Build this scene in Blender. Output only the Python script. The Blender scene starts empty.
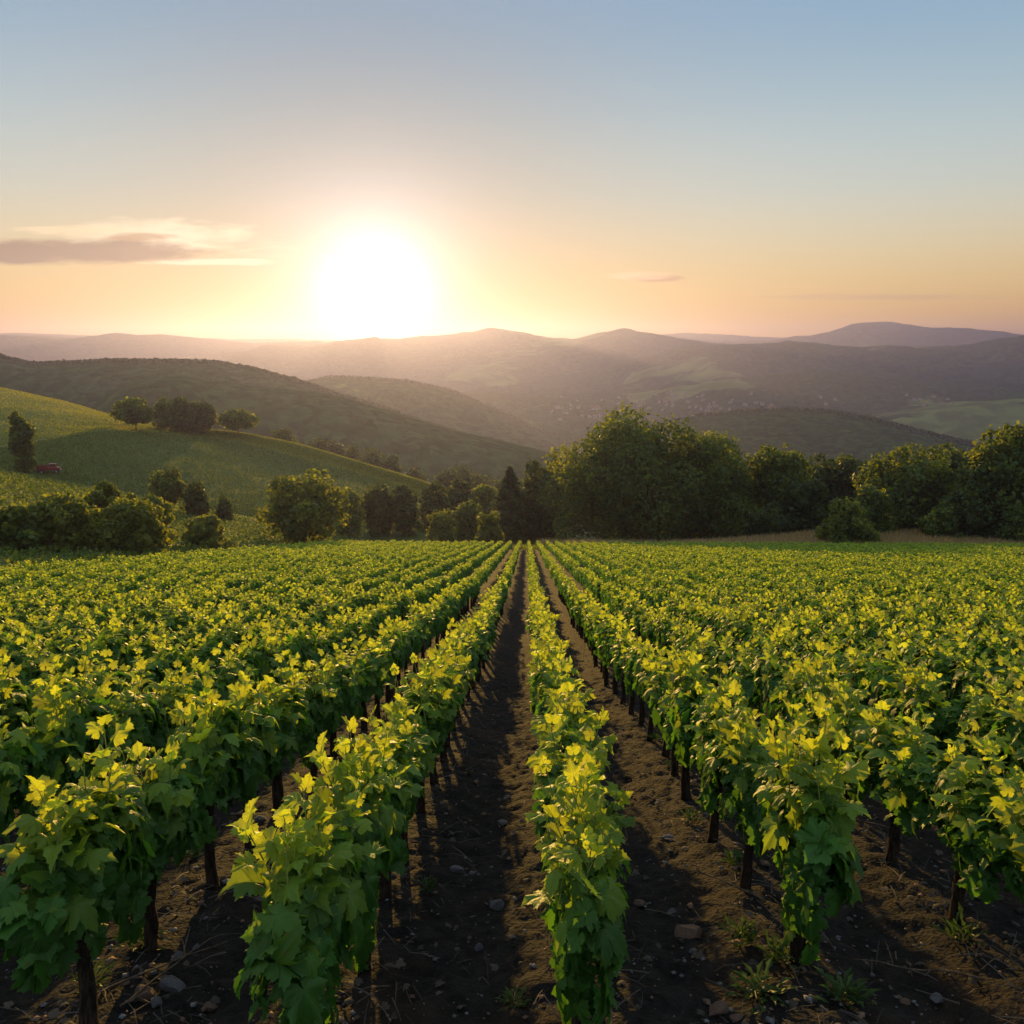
import bpy, math, random
import numpy as np
from mathutils import Vector, Matrix, noise as mnoise
from mathutils.bvhtree import BVHTree

scene = bpy.context.scene
COL = scene.collection
R = math.radians
rng = np.random.default_rng(7)
random.seed(7)

# ------------------------------------------------------------------ camera
F = 887.0                                   # focal length in pixels of a 1024 px wide frame
PITCH = R(10.35)
YAW = R(0.97)
CAM_Z = 2.645
cam_d = bpy.data.cameras.new("camera")
cam = bpy.data.objects.new("camera", cam_d)
COL.objects.link(cam)
cam_d.sensor_width = 36.0
cam_d.lens = 36.0 * F / 1024.0
cam_d.clip_start = 0.05
cam_d.clip_end = 60000.0
cam.location = (0, 0, CAM_Z)
cam.rotation_euler = (R(90) - PITCH, 0, YAW)
scene.camera = cam
CAM_M = cam.rotation_euler.to_matrix()


def ray(px, py):
    v = CAM_M @ Vector(((px - 512) / F, (512 - py) / F, -1.0))
    return v


def at(px, py, d):
    """Point seen at a place of the photo, d metres away along the ground."""
    v = ray(px, py)
    h = math.hypot(v.x, v.y)
    return Vector((0, 0, CAM_Z)) + v * (d / h)


# ------------------------------------------------------------------ nodes
def nset(node, **kw):
    for k, v in kw.items():
        setattr(node, k, v)
    return node


class NT:
    def __init__(self, tree):
        self.t = tree
        tree.nodes.clear()

    def n(self, typ, ins=None, **kw):
        nd = self.t.nodes.new(typ)
        for k, v in kw.items():
            setattr(nd, k, v)
        for k, v in (ins or {}).items():
            s = nd.inputs[k]
            if isinstance(v, bpy.types.NodeSocket):
                self.t.links.new(v, s)
            else:
                s.default_value = v
        return nd

    def m(self, op, a, b=None, c=None, clamp=False):
        nd = self.t.nodes.new("ShaderNodeMath")
        nd.operation = op
        nd.use_clamp = clamp
        for i, v in enumerate((a, b, c)):
            if v is None:
                continue
            if isinstance(v, bpy.types.NodeSocket):
                self.t.links.new(v, nd.inputs[i])
            else:
                nd.inputs[i].default_value = v
        return nd.outputs[0]

    def ss(self, x, lo, hi):
        """smoothstep"""
        nd = self.n("ShaderNodeMapRange", {"Value": x, "From Min": lo, "From Max": hi, "To Min": 0.0, "To Max": 1.0})
        nd.interpolation_type = "SMOOTHSTEP"
        return nd.outputs[0]

    def mix(self, f, a, b, blend="MIX"):
        nd = self.t.nodes.new("ShaderNodeMix")
        nd.data_type = "RGBA"
        nd.blend_type = blend
        for i, v in ((0, f), (6, a), (7, b)):
            if isinstance(v, bpy.types.NodeSocket):
                self.t.links.new(v, nd.inputs[i])
            else:
                nd.inputs[i].default_value = v if i == 0 else (*v[:3], 1.0)
        return nd.outputs[2]

    def noise(self, vec, scale, detail=4.0, rough=0.55, dist=0.0, color=False):
        nd = self.n("ShaderNodeTexNoise", {"Scale": scale, "Detail": detail, "Roughness": rough, "Distortion": dist})
        if vec is not None:
            self.t.links.new(vec, nd.inputs["Vector"])
        return nd.outputs["Color" if color else "Fac"]


# ------------------------------------------------------------------ sky, sun, exposure
SUN_PX, SUN_PY = 375, 295
sv = ray(SUN_PX, SUN_PY).normalized()
SUN_EL = math.asin(sv.z)
SUN_AZ = math.atan2(sv.x, sv.y)             # clockwise from +y

world = bpy.data.worlds.new("World")
scene.world = world
world.use_nodes = True
W = NT(world.node_tree)
sky = W.n("ShaderNodeTexSky", sky_type="NISHITA")
sky.sun_disc = False
sky.sun_elevation = SUN_EL
sky.sun_rotation = SUN_AZ
sky.altitude = 300.0
sky.air_density = 1.0
sky.dust_density = 0.6
sky.ozone_density = 1.0
tc = W.n("ShaderNodeTexCoord")
sep = W.n("ShaderNodeSeparateXYZ", {0: tc.outputs["Generated"]})
dx, dy, dz = sep.outputs
# evening gradient by height above the horizon, with a little physical sky
EXPOSURE = 1.0
WORLD_STRENGTH = 0.10
SKY_GAIN = 1.0 / (WORLD_STRENGTH * 2 ** EXPOSURE)


def lin(c):
    return tuple((x / 255 / 12.92) if x / 255 < 0.04045 else ((x / 255 + 0.055) / 1.055) ** 2.4 for x in c)


el = W.m("ARCSINE", dz)
ramp = W.n("ShaderNodeValToRGB", {"Fac": W.m("MULTIPLY", el, 1.0 / R(60), clamp=True)})
cr = ramp.color_ramp
cr.interpolation = "B_SPLINE"
SKY_STOPS = [(-0.5, (232, 158, 62)), (1.2, (236, 170, 62)), (3.2, (242, 196, 104)), (6.1, (228, 212, 168)), (9.2, (204, 212, 202)), (14, (170, 196, 206)), (20.5, (118, 160, 196)), (27, (176, 202, 226)), (34, (206, 222, 238)), (59, (206, 222, 240))]  # stops above the frame brightened to fill the shaded leaves
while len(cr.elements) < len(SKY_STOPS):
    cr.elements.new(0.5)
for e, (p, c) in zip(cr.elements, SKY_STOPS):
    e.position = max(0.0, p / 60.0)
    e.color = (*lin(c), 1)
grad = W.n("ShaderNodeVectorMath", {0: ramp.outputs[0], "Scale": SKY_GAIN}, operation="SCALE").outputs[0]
# the side away from the sun is barely darker, kept bright as fill
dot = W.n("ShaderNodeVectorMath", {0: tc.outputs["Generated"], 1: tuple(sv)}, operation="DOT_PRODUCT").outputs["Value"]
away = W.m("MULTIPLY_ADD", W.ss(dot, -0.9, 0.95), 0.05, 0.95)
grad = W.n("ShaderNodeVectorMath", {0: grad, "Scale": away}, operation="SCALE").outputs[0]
dotc = W.m("MAXIMUM", dot, 0.0)
# the gradient is dimmed round the sun to offset the haze and aureole glow
grad = W.n("ShaderNodeVectorMath", {0: grad, "Scale": W.m("MULTIPLY_ADD", W.m("POWER", dotc, 28.0), -0.55, 1.0)}, operation="SCALE").outputs[0]
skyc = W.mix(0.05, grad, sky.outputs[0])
# aureole of the low sun
dotc = W.m("MAXIMUM", dot, 0.0)
GLOW = [(2600.0, 3.0, (1.0, 0.95, 0.88)), (800.0, 1.3, (1.0, 0.94, 0.86)), (210.0, 0.62, (0.80, 0.76, 0.88)), (90.0, 0.12, (0.85, 0.66, 0.78))]
for p, a, c in GLOW:
    k = W.m("MULTIPLY", W.m("POWER", dotc, p), a * SKY_GAIN)
    add = W.n("ShaderNodeVectorMath", {0: tuple(c)}, operation="SCALE")
    W.t.links.new(k, add.inputs["Scale"])
    skyc = W.mix(1.0, skyc, add.outputs[0], "ADD")
# clouds: streaks low above the western horizon (tangent coordinates about +y)
ysafe = W.m("MAXIMUM", dy, 0.05)
U = W.m("DIVIDE", dx, ysafe)
V = W.m("DIVIDE", dz, ysafe)
uv = W.n("ShaderNodeCombineXYZ", {0: U, 1: V}).outputs[0]


def tang(px, py):
    v = ray(px, py)
    return v.x / v.y, v.z / v.y


def cloud(col, pcx, pcy, ru, rv, scale, stretch, lo, hi, color, strength, seed):
    cx, cy = tang(pcx, pcy)
    sc = W.n("ShaderNodeMapping", {"Vector": uv, "Location": (seed, seed * 0.7, 0), "Scale": (scale, scale * stretch, 1)})
    nz = W.noise(sc.outputs[0], 1.0, 6.0, 0.6, 0.3)
    a = W.m("DIVIDE", W.m("SUBTRACT", U, cx), ru)
    b = W.m("DIVIDE", W.m("SUBTRACT", V, cy), rv)
    r2 = W.m("ADD", W.m("MULTIPLY", a, a), W.m("MULTIPLY", b, b))
    fall = W.m("SUBTRACT", 1.0, r2)
    val = W.m("ADD", W.m("MULTIPLY", fall, 0.5), W.m("MULTIPLY", nz, 0.9))
    mask = W.m("MULTIPLY", W.ss(val, lo, hi), W.ss(fall, -0.6, 0.25))
    return W.mix(W.m("MULTIPLY", mask, strength), col, tuple(x * SKY_GAIN for x in lin(color)))


CLOUD_CALLS = [
    (150, 236, 0.15, 0.028, 15, 4, 0.62, 0.98, (255, 236, 200), 0.95, 3.1),
    (215, 262, 0.11, 0.006, 12, 9, 0.58, 0.90, (255, 236, 200), 0.95, 9.4),
    (75, 231, 0.10, 0.008, 18, 6, 0.60, 0.95, (255, 226, 180), 0.9, 4.4),
    (60, 251, 0.18, 0.018, 8, 4, 0.50, 0.78, (146, 122, 104), 0.92, 5.7),
    (140, 237, 0.055, 0.006, 18, 5, 0.58, 0.90, (190, 154, 118), 0.85, 1.2),
    (655, 278, 0.045, 0.005, 22, 5, 0.56, 0.86, (202, 152, 110), 0.8, 8.2),
    (640, 276, 0.05, 0.006, 20, 7, 0.58, 0.95, (255, 216, 168), 0.7, 7.2),
    (880, 297, 0.22, 0.006, 10, 12, 0.65, 1.0, (204, 164, 130), 0.45, 2.2),
    (300, 250, 0.16, 0.03, 22, 7, 0.80, 1.15, (255, 232, 200), 0.5, 6.6),
]
for cc in CLOUD_CALLS:
    skyc = cloud(skyc, *cc)
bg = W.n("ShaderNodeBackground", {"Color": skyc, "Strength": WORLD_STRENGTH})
W.n("ShaderNodeOutputWorld", {"Surface": bg.outputs[0]})

sun_d = bpy.data.lights.new("sun", "SUN")
sun_d.energy = 5.0
sun_d.angle = R(0.6)
sun_d.color = (1.0, 0.59, 0.14)
sun = bpy.data.objects.new("sun", sun_d)
COL.objects.link(sun)
sun.rotation_euler = Vector(sv).to_track_quat("Z", "Y").to_euler()

vs = scene.view_settings
scene.display_settings.display_device = "sRGB"
vs.view_transform = "Standard"
vs.look = "None"
vs.exposure = EXPOSURE
vs.gamma = 1.0
vs.use_curve_mapping = False
cy = scene.cycles
cy.use_denoising = True
cy.max_bounces = 6
cy.diffuse_bounces = 2
cy.glossy_bounces = 1
cy.transmission_bounces = 3
cy.transparent_max_bounces = 4
cy.volume_bounces = 0
cy.caustics_reflective = False
cy.caustics_refractive = False
cy.sample_clamp_indirect = 4.0


# ------------------------------------------------------------------ helpers
def material(name):
    m = bpy.data.materials.new(name)
    m.use_nodes = True
    return m, NT(m.node_tree)


def mesh_np(name, V, faces, mats=(), attrs=None, smooth=False, midx=None):
    """V (n,3); faces: list of (m,k) index arrays; attrs {name: per-vertex floats}"""
    me = bpy.data.meshes.new(name)
    V = np.ascontiguousarray(V, dtype=np.float32)
    faces = [np.asarray(f, dtype=np.int32) for f in faces if len(f)]
    me.vertices.add(len(V))
    me.vertices.foreach_set("co", V.ravel())
    loops = np.concatenate([f.ravel() for f in faces])
    counts = np.concatenate([np.full(len(f), f.shape[1], np.int32) for f in faces])
    starts = np.concatenate([[0], np.cumsum(counts)[:-1]]).astype(np.int32)
    me.loops.add(len(loops))
    me.loops.foreach_set("vertex_index", loops)
    me.polygons.add(len(counts))
    me.polygons.foreach_set("loop_start", starts)
    me.polygons.foreach_set("loop_total", counts)
    if smooth:
        me.polygons.foreach_set("use_smooth", np.ones(len(counts), bool))
    for m in mats:
        me.materials.append(m)
    if midx is not None:
        me.polygons.foreach_set("material_index", np.asarray(midx, np.int32))
    for k, a in (attrs or {}).items():
        a = np.asarray(a, np.float32)
        if a.ndim == 1:
            at_ = me.attributes.new(k, "FLOAT", "POINT")
            at_.data.foreach_set("value", a)
        else:
            at_ = me.attributes.new(k, "FLOAT_VECTOR", "POINT")
            at_.data.foreach_set("vector", a.ravel())
    me.update(calc_edges=True)
    return me


def obj(name, me, parent=None):
    o = bpy.data.objects.new(name, me)
    COL.objects.link(o)
    if parent is not None:
        o.parent = parent
    return o


def tag(o, label=None, cat=None, group=None, kind=None):
    if label:
        o["label"] = label
    if cat:
        o["category"] = cat
    if group:
        o["group"] = group
    if kind:
        o["kind"] = kind
    return o


def thing(name, loc, label, cat, group=None, rz=0.0):
    o = bpy.data.objects.new(name, None)
    COL.objects.link(o)
    o.empty_display_size = 0.2
    o.location = loc
    o.rotation_euler = (0, 0, rz)
    return tag(o, label, cat, group)


class MB:
    """collects vertices and faces of one mesh"""

    def __init__(self):
        self.v, self.f, self.mi = [], [], []

    def add(self, vs_, fs, mi=0):
        b = len(self.v)
        self.v += [tuple(p) for p in vs_]
        self.f += [tuple(i + b for i in f) for f in fs]
        self.mi += [mi] * len(fs)

    def box(self, cx, cy_, cz, sx, sy, sz, mi=0, taper=1.0, shift=0.0):
        p = []
        for z, t, s in ((-1, 1, 0), (1, taper, shift)):
            for x, y in ((-1, -1), (1, -1), (1, 1), (-1, 1)):
                p.append((cx + s + x * sx / 2 * t, cy_ + y * sy / 2 * t, cz + z * sz / 2))
        self.add(p, [(3, 2, 1, 0), (4, 5, 6, 7), (0, 1, 5, 4), (1, 2, 6, 5), (2, 3, 7, 6), (3, 0, 4, 7)], mi)

    def tube(self, pts, radii, n=6, mi=0, wob=0.0, caps=True):
        pts = [Vector(p) for p in pts]
        rings = []
        for i, p in enumerate(pts):
            d = (pts[min(i + 1, len(pts) - 1)] - pts[max(i - 1, 0)]).normalized()
            a = d.orthogonal().normalized() if abs(d.z) < 0.95 else Vector((1, 0, 0)).cross(d).normalized()
            if i and rings:
                pass
            ref = Vector((0, 0, 1)) if abs(d.z) < 0.95 else Vector((1, 0, 0))
            a = ref.cross(d).normalized()
            b = d.cross(a)
            ring = []
            for k in range(n):
                t = 2 * math.pi * k / n
                r = radii[i] * (1 + wob * random.uniform(-1, 1))
                ring.append(p + a * (r * math.cos(t)) + b * (r * math.sin(t)))
            rings.append(ring)
        vs_ = [q for r_ in rings for q in r_]
        fs = []
        for i in range(len(rings) - 1):
            for k in range(n):
                fs.append((i * n + k, i * n + (k + 1) % n, (i + 1) * n + (k + 1) % n, (i + 1) * n + k))
        if caps:
            fs.append(tuple(range(n - 1, -1, -1)))
            fs.append(tuple((len(rings) - 1) * n + k for k in range(n)))
        self.add(vs_, fs, mi)

    def mesh(self, name, mats, smooth=False):
        me = bpy.data.meshes.new(name)
        me.from_pydata(self.v, [], self.f)
        for m in mats:
            me.materials.append(m)
        me.polygons.foreach_set("material_index", np.asarray(self.mi, np.int32))
        if smooth:
            me.polygons.foreach_set("use_smooth", np.ones(len(self.f), bool))
        me.update()
        return me


def sstep(x, a, b):
    t = np.clip((np.asarray(x, float) - a) / (b - a), 0, 1)
    return t * t * (3 - 2 * t)


def fbm(x, y, scale, octaves=4, seed=0.0):
    """fractal noise in about -1..1 for arrays"""
    out = np.empty(x.size)
    xs_, ys_ = x.ravel() / scale, y.ravel() / scale
    for i in range(x.size):
        out[i] = mnoise.fractal((xs_[i], ys_[i], seed), 1.0, 2.0, octaves)
    return out.reshape(x.shape)


# ------------------------------------------------------------------ lie of the land
SLOPE = 0.186
_EK = ([0, 5, 9, 18.6, 30, 44.6, 80, 124, 400], [0, 0, 0.25, 0.75, 1.06, 1.33, 1.80, 2.36, 5.9])
_yy = np.linspace(-20, 400, 2101)
_ee = np.interp(_yy, *_EK)
_k = np.hanning(61)
_k /= _k.sum()
_es = np.convolve(np.pad(_ee, 30, mode="edge"), _k, mode="valid")


def ground_z(x, y):
    x = np.asarray(x, float)
    y = np.asarray(y, float)
    yb = np.maximum(y, -12.0)
    e = np.interp(y, _yy, _es)
    z = -SLOPE * yb - e
    # far below the last row the slope steepens and runs out in the valley
    z = z - 0.10 * np.maximum(y - 175, 0) * sstep(y, 175, 260)
    # the land west of the vineyard climbs
    z = z + 0.195 * np.maximum(-x - 30, 0) * sstep(y, 45, 110) * (1 - sstep(y, 170, 330)) * (1 - sstep(-x, 120, 400) * 0.7)
    # a low bank below the trees
    z = z + 2.2 * sstep(y, 122, 146) * sstep(x, 22, 60) * (1 - sstep(y, 190, 260))
    zv = -205.0
    return np.maximum(z, zv) + 12 * np.exp(-np.abs(z - zv) / 12.0)


def gz(x, y):
    return float(ground_z(np.array([x]), np.array([y]))[0])

# ------------------------------------------------------------------ materials of the land
def soil_material():
    m, n = material("soil")
    g = n.n("ShaderNodeNewGeometry").outputs["Position"]
    big = n.noise(g, 0.9, 5, 0.6)
    mid = n.noise(g, 7.0, 5, 0.65)
    fine = n.noise(g, 46.0, 4, 0.7)
    vor = n.n("ShaderNodeTexVoronoi", {"Vector": g, "Scale": 34.0}).outputs["Distance"]
    c = n.mix(n.ss(mid, 0.35, 0.7), (0.008, 0.0068, 0.0058), (0.024, 0.020, 0.0175))
    c = n.mix(n.m("MULTIPLY", n.ss(big, 0.5, 0.68), 0.65), c, (0.034, 0.021, 0.0125))
    c = n.mix(n.m("MULTIPLY", n.ss(fine, 0.58, 0.8), 0.6), c, (0.085, 0.072, 0.060))
    # beyond the vineyard the ground is rough grass
    sp = n.n("ShaderNodeSeparateXYZ", {0: g}).outputs
    far = n.ss(sp[1], 128.0, 136.0)
    west = n.ss(n.m("MULTIPLY", sp[0], -1.0), 28.6, 30.0)
    grassy = n.m("MAXIMUM", far, west)
    gn = n.noise(g, 0.35, 5, 0.65)
    gr = n.mix(n.ss(gn, 0.35, 0.65), (0.042, 0.072, 0.012), (0.095, 0.115, 0.022))
    c = n.mix(grassy, c, gr)
    h = n.m("ADD", n.m("MULTIPLY", mid, 0.6), n.m("ADD", n.m("MULTIPLY", fine, 0.35), n.m("MULTIPLY", vor, 0.35)))
    b = n.n("ShaderNodeBump", {"Height": h, "Strength": 1.0, "Distance": 0.05})
    p = n.n("ShaderNodeBsdfPrincipled", {"Base Color": c, "Roughness": 0.95, "Normal": b.outputs[0]})
    p.inputs["Specular IOR Level"].default_value = 0.15
    n.n("ShaderNodeOutputMaterial", {"Surface": p.outputs[0]})
    return m


def grass_hill_material(name, a, b_, lane=None, upper=None, scale=0.05):
    """meadow / crop; lane and upper use the per-vertex attributes of the hill"""
    m, n = material(name)
    g = n.n("ShaderNodeNewGeometry").outputs["Position"]
    nz = n.noise(g, scale, 6, 0.6)
    fine = n.noise(g, 0.9, 4, 0.7)
    c = n.mix(n.ss(nz, 0.3, 0.7), a, b_)
    if upper:
        at_ = n.n("ShaderNodeAttribute", attribute_name="zone").outputs["Fac"]
        c = n.mix(n.ss(at_, -0.02, 0.02), c, n.mix(n.ss(nz, 0.3, 0.7), upper[0], upper[1]))  # upper crop lighter, its sunlit look partly put into the colour
        l = n.m("SUBTRACT", 1.0, n.ss(n.m("ABSOLUTE", at_), 0.002, 0.007))
        c = n.mix(n.m("MULTIPLY", l, 0.7), c, (0.30, 0.26, 0.12))
        # drilled rows on the crop
        at2 = n.n("ShaderNodeAttribute", attribute_name="along").outputs["Fac"]
        st = n.m("SINE", n.m("MULTIPLY", at2, 300.0))
        c = n.mix(n.m("MULTIPLY", n.ss(st, 0.2, 0.9), 0.35), c, (0.035, 0.055, 0.012))
    c = n.mix(n.m("MULTIPLY", n.ss(fine, 0.45, 0.8), 0.45), c, (0.15, 0.16, 0.04))
    bp = n.n("ShaderNodeBump", {"Height": n.m("ADD", fine, n.m("MULTIPLY", nz, 2.0)), "Strength": 0.9, "Distance": 0.6})
    p = n.n("ShaderNodeBsdfPrincipled", {"Base Color": c, "Roughness": 0.9, "Normal": bp.outputs[0]})
    p.inputs["Specular IOR Level"].default_value = 0.1
    n.n("ShaderNodeOutputMaterial", {"Surface": p.outputs[0]})
    return m


def wooded_material(name, scale, woods=(0.022, 0.038, 0.016), woods2=(0.036, 0.056, 0.022), field=(0.15, 0.18, 0.055), lo=0.56, hi=0.60, bump=2.6, fieldmix=1.0, crowns=0.13):
    m, n = material(name)
    g = n.n("ShaderNodeNewGeometry").outputs["Position"]
    big = n.noise(g, scale, 5, 0.55, 0.4)
    tex = n.noise(g, 0.09, 5, 0.7)
    c = n.mix(n.ss(tex, 0.35, 0.65), woods, woods2)
    fn = n.noise(g, scale * 4.0, 3, 0.5)
    fc = n.mix(n.ss(fn, 0.4, 0.6), field, tuple(x * 0.6 for x in field))
    c = n.mix(n.m("MULTIPLY", n.ss(big, lo, hi), fieldmix), c, fc)
    wv = n.n("ShaderNodeVectorMath", {0: g, 1: n.n("ShaderNodeVectorMath", {0: n.noise(g, 0.05, 2, 0.5, color=True), "Scale": 14.0}, operation="SCALE").outputs[0]}, operation="ADD").outputs[0]
    vo = n.n("ShaderNodeTexVoronoi", {"Vector": wv, "Scale": crowns})
    cell = n.n("ShaderNodeSeparateColor", {0: vo.outputs["Color"]}).outputs[0]
    dark = n.m("MULTIPLY_ADD", cell, 0.7, 0.65)
    wooded = n.m("SUBTRACT", 1.0, n.m("MULTIPLY", n.ss(big, lo, hi), fieldmix))
    c = n.mix(wooded, c, n.n("ShaderNodeVectorMath", {0: c, "Scale": dark}, operation="SCALE").outputs[0])
    hgt = n.m("MULTIPLY_ADD", n.m("MULTIPLY", n.m("SUBTRACT", 1.0, vo.outputs["Distance"]), wooded), 0.8, n.m("MULTIPLY", tex, 0.5))
    bp = n.n("ShaderNodeBump", {"Height": hgt, "Strength": 1.0, "Distance": bump})
    p = n.n("ShaderNodeBsdfPrincipled", {"Base Color": c, "Roughness": 1.0, "Normal": bp.outputs[0]})
    p.inputs["Specular IOR Level"].default_value = 0.0
    n.n("ShaderNodeOutputMaterial", {"Surface": p.outputs[0]})
    return m


M_SOIL = soil_material()


# ------------------------------------------------------------------ the ground: one sheet from the vines to the horizon
def axis(fine_lo, fine_hi, step, lo, hi, grow=1.13):
    a = list(np.arange(fine_lo, fine_hi, step))
    s, p = step, fine_hi
    while p < hi:
        a.append(p)
        s *= grow
        p += s
    a.append(hi)
    s, p = step, fine_lo
    pre = []
    while p > lo:
        s *= grow
        p -= s
        pre.append(max(p, lo))
    return np.array(sorted(set(pre)) + a)


ROW_X0, ROW_DX = 0.30, 1.256                # rows of vines


def micro(x, y):
    """clods, and the low ridge along each row"""
    ph = (x - ROW_X0) / ROW_DX
    ridge = 0.045 * np.cos(2 * math.pi * ph)
    w = (1 - sstep(y, 30, 60)) * (1 - sstep(np.abs(x), 16, 24)) * sstep(y, -2, 2)
    return ridge, w


gx = axis(-6.0, 6.0, 0.045, -9500, 9500, 1.11)
gy = axis(2.6, 16.0, 0.045, -300, 9600, 1.09)
GX, GY = np.meshgrid(gx, gy)
GZ = ground_z(GX, GY)
near = (np.abs(GX) < 24) & (GY < 60) & (GY > -3)
rid, ww = micro(GX, GY)
nz = np.zeros_like(GX)
nz[near] = 0.042 * fbm(GX[near], GY[near], 0.18, 6) + 0.022 * fbm(GX[near], GY[near], 1.4, 3, 4.0)
GZ = GZ + (rid + nz) * ww
far_m = GY > 200
bumps = np.zeros_like(GX)
bumps[far_m] = 9 * fbm(GX[far_m], GY[far_m], 600.0, 4, 2.0)
GZ = GZ + bumps * sstep(GY, 260, 900)
gi = np.arange(len(gx) * len(gy)).reshape(len(gy), len(gx))
gf = np.stack([gi[:-1, :-1].ravel(), gi[:-1, 1:].ravel(), gi[1:, 1:].ravel(), gi[1:, :-1].ravel()], 1)
me = mesh_np("ground", np.stack([GX.ravel(), GY.ravel(), GZ.ravel()], 1), [gf], [M_SOIL], smooth=True)
m_valley = wooded_material("valley_land", 0.0022, field=(0.17, 0.19, 0.07), lo=0.50, hi=0.53, bump=4.0)
me.materials.append(m_valley)
fy = GY[:-1, :-1].ravel()
me.polygons.foreach_set("material_index", (fy > 420).astype(np.int32))
tag(obj("ground", me), kind="structure")


def fine_ground(x, y):
    r, w = micro(np.array([x]), np.array([y]))
    return gz(x, y) + float((r * w)[0])


# ------------------------------------------------------------------ hills and mountains
HILLS = {}


def hill(name, crest, base, df, db, mat, relief=0.0, rel_scale=200.0, nu=200, nv=60, seed=0.0, power=1.0, rough=0.0, rough_scale=30.0, attrs=None):
    """crest: (px, py, distance) of the skyline; base: height of its foot; df, db: how far it reaches before and behind the crest"""
    px = np.array([c[0] for c in crest], float)
    py = np.array([c[1] for c in crest], float)
    D = np.array([c[2] for c in crest], float)
    u = np.linspace(px[0], px[-1], nu)
    # smooth interpolation of the skyline
    uf = np.linspace(px[0], px[-1], nu * 4)
    yf = np.interp(uf, px, py)
    w = max(5, int(nu * 4 * 0.018)) | 1
    k = np.hanning(w + 2)[1:-1]
    k /= k.sum()
    yf = np.convolve(np.pad(yf, w // 2, mode="reflect", reflect_type="odd"), k, mode="valid")
    yu = np.interp(u, uf, yf)
    Du = np.interp(u, px, D)
    C = np.array([at(a, b, d) for a, b, d in zip(u, yu, Du)])
    dirs = C[:, :2] / np.linalg.norm(C[:, :2], axis=1)[:, None]
    t = np.linspace(-1, 1, nv)
    t = np.sign(t) * np.abs(t) ** 1.3
    dist = np.where(t < 0, t * df, t * db)
    X = C[:, None, 0] + dirs[:, None, 0] * dist[None, :]
    Y = C[:, None, 1] + dirs[:, None, 1] * dist[None, :]
    prof = (0.5 + 0.5 * np.cos(math.pi * np.abs(t))) ** power
    foot = np.minimum(base, ground_z(X, Y) - 6.0)
    Z = foot + (C[:, None, 2] - foot) * prof[None, :]
    env = sstep(np.abs(t), 0.0, 0.3) * (1 - sstep(np.abs(t), 0.8, 1.0))
    if relief:
        f = fbm(X, Y, rel_scale, 5, seed)
        rg = 1 - np.abs(f) * 2
        Z = Z + relief * rg * env[None, :]
    if rough:
        Z = Z + rough * fbm(X, Y, rough_scale, 3, seed + 9)
    idx = np.arange(nu * nv).reshape(nu, nv)
    f4 = np.stack([idx[:-1, :-1].ravel(), idx[1:, :-1].ravel(), idx[1:, 1:].ravel(), idx[:-1, 1:].ravel()], 1)
    Vv = np.stack([X.ravel(), Y.ravel(), Z.ravel()], 1)
    at_d = {}
    if attrs:
        at_d = attrs(u, t, X, Y, Z)
    me = mesh_np(name, Vv, [f4], [mat], attrs=at_d, smooth=True)
    o = tag(obj(name, me), kind="structure")
    HILLS[name] = dict(X=X, Y=Y, Z=Z, u=u, t=t, bvh=BVHTree.FromPolygons([Vector(v) for v in Vv], f4.tolist()), o=o)
    return o


def on_hill(name, px, py):
    v = ray(px, py).normalized()
    loc, _, _, _ = HILLS[name]["bvh"].ray_cast(Vector((0, 0, CAM_Z)), v)
    return loc


def drop_on(name, x, y):
    loc, _, _, _ = HILLS[name]["bvh"].ray_cast(Vector((x, y, 2000)), Vector((0, 0, -1)))
    return loc


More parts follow.
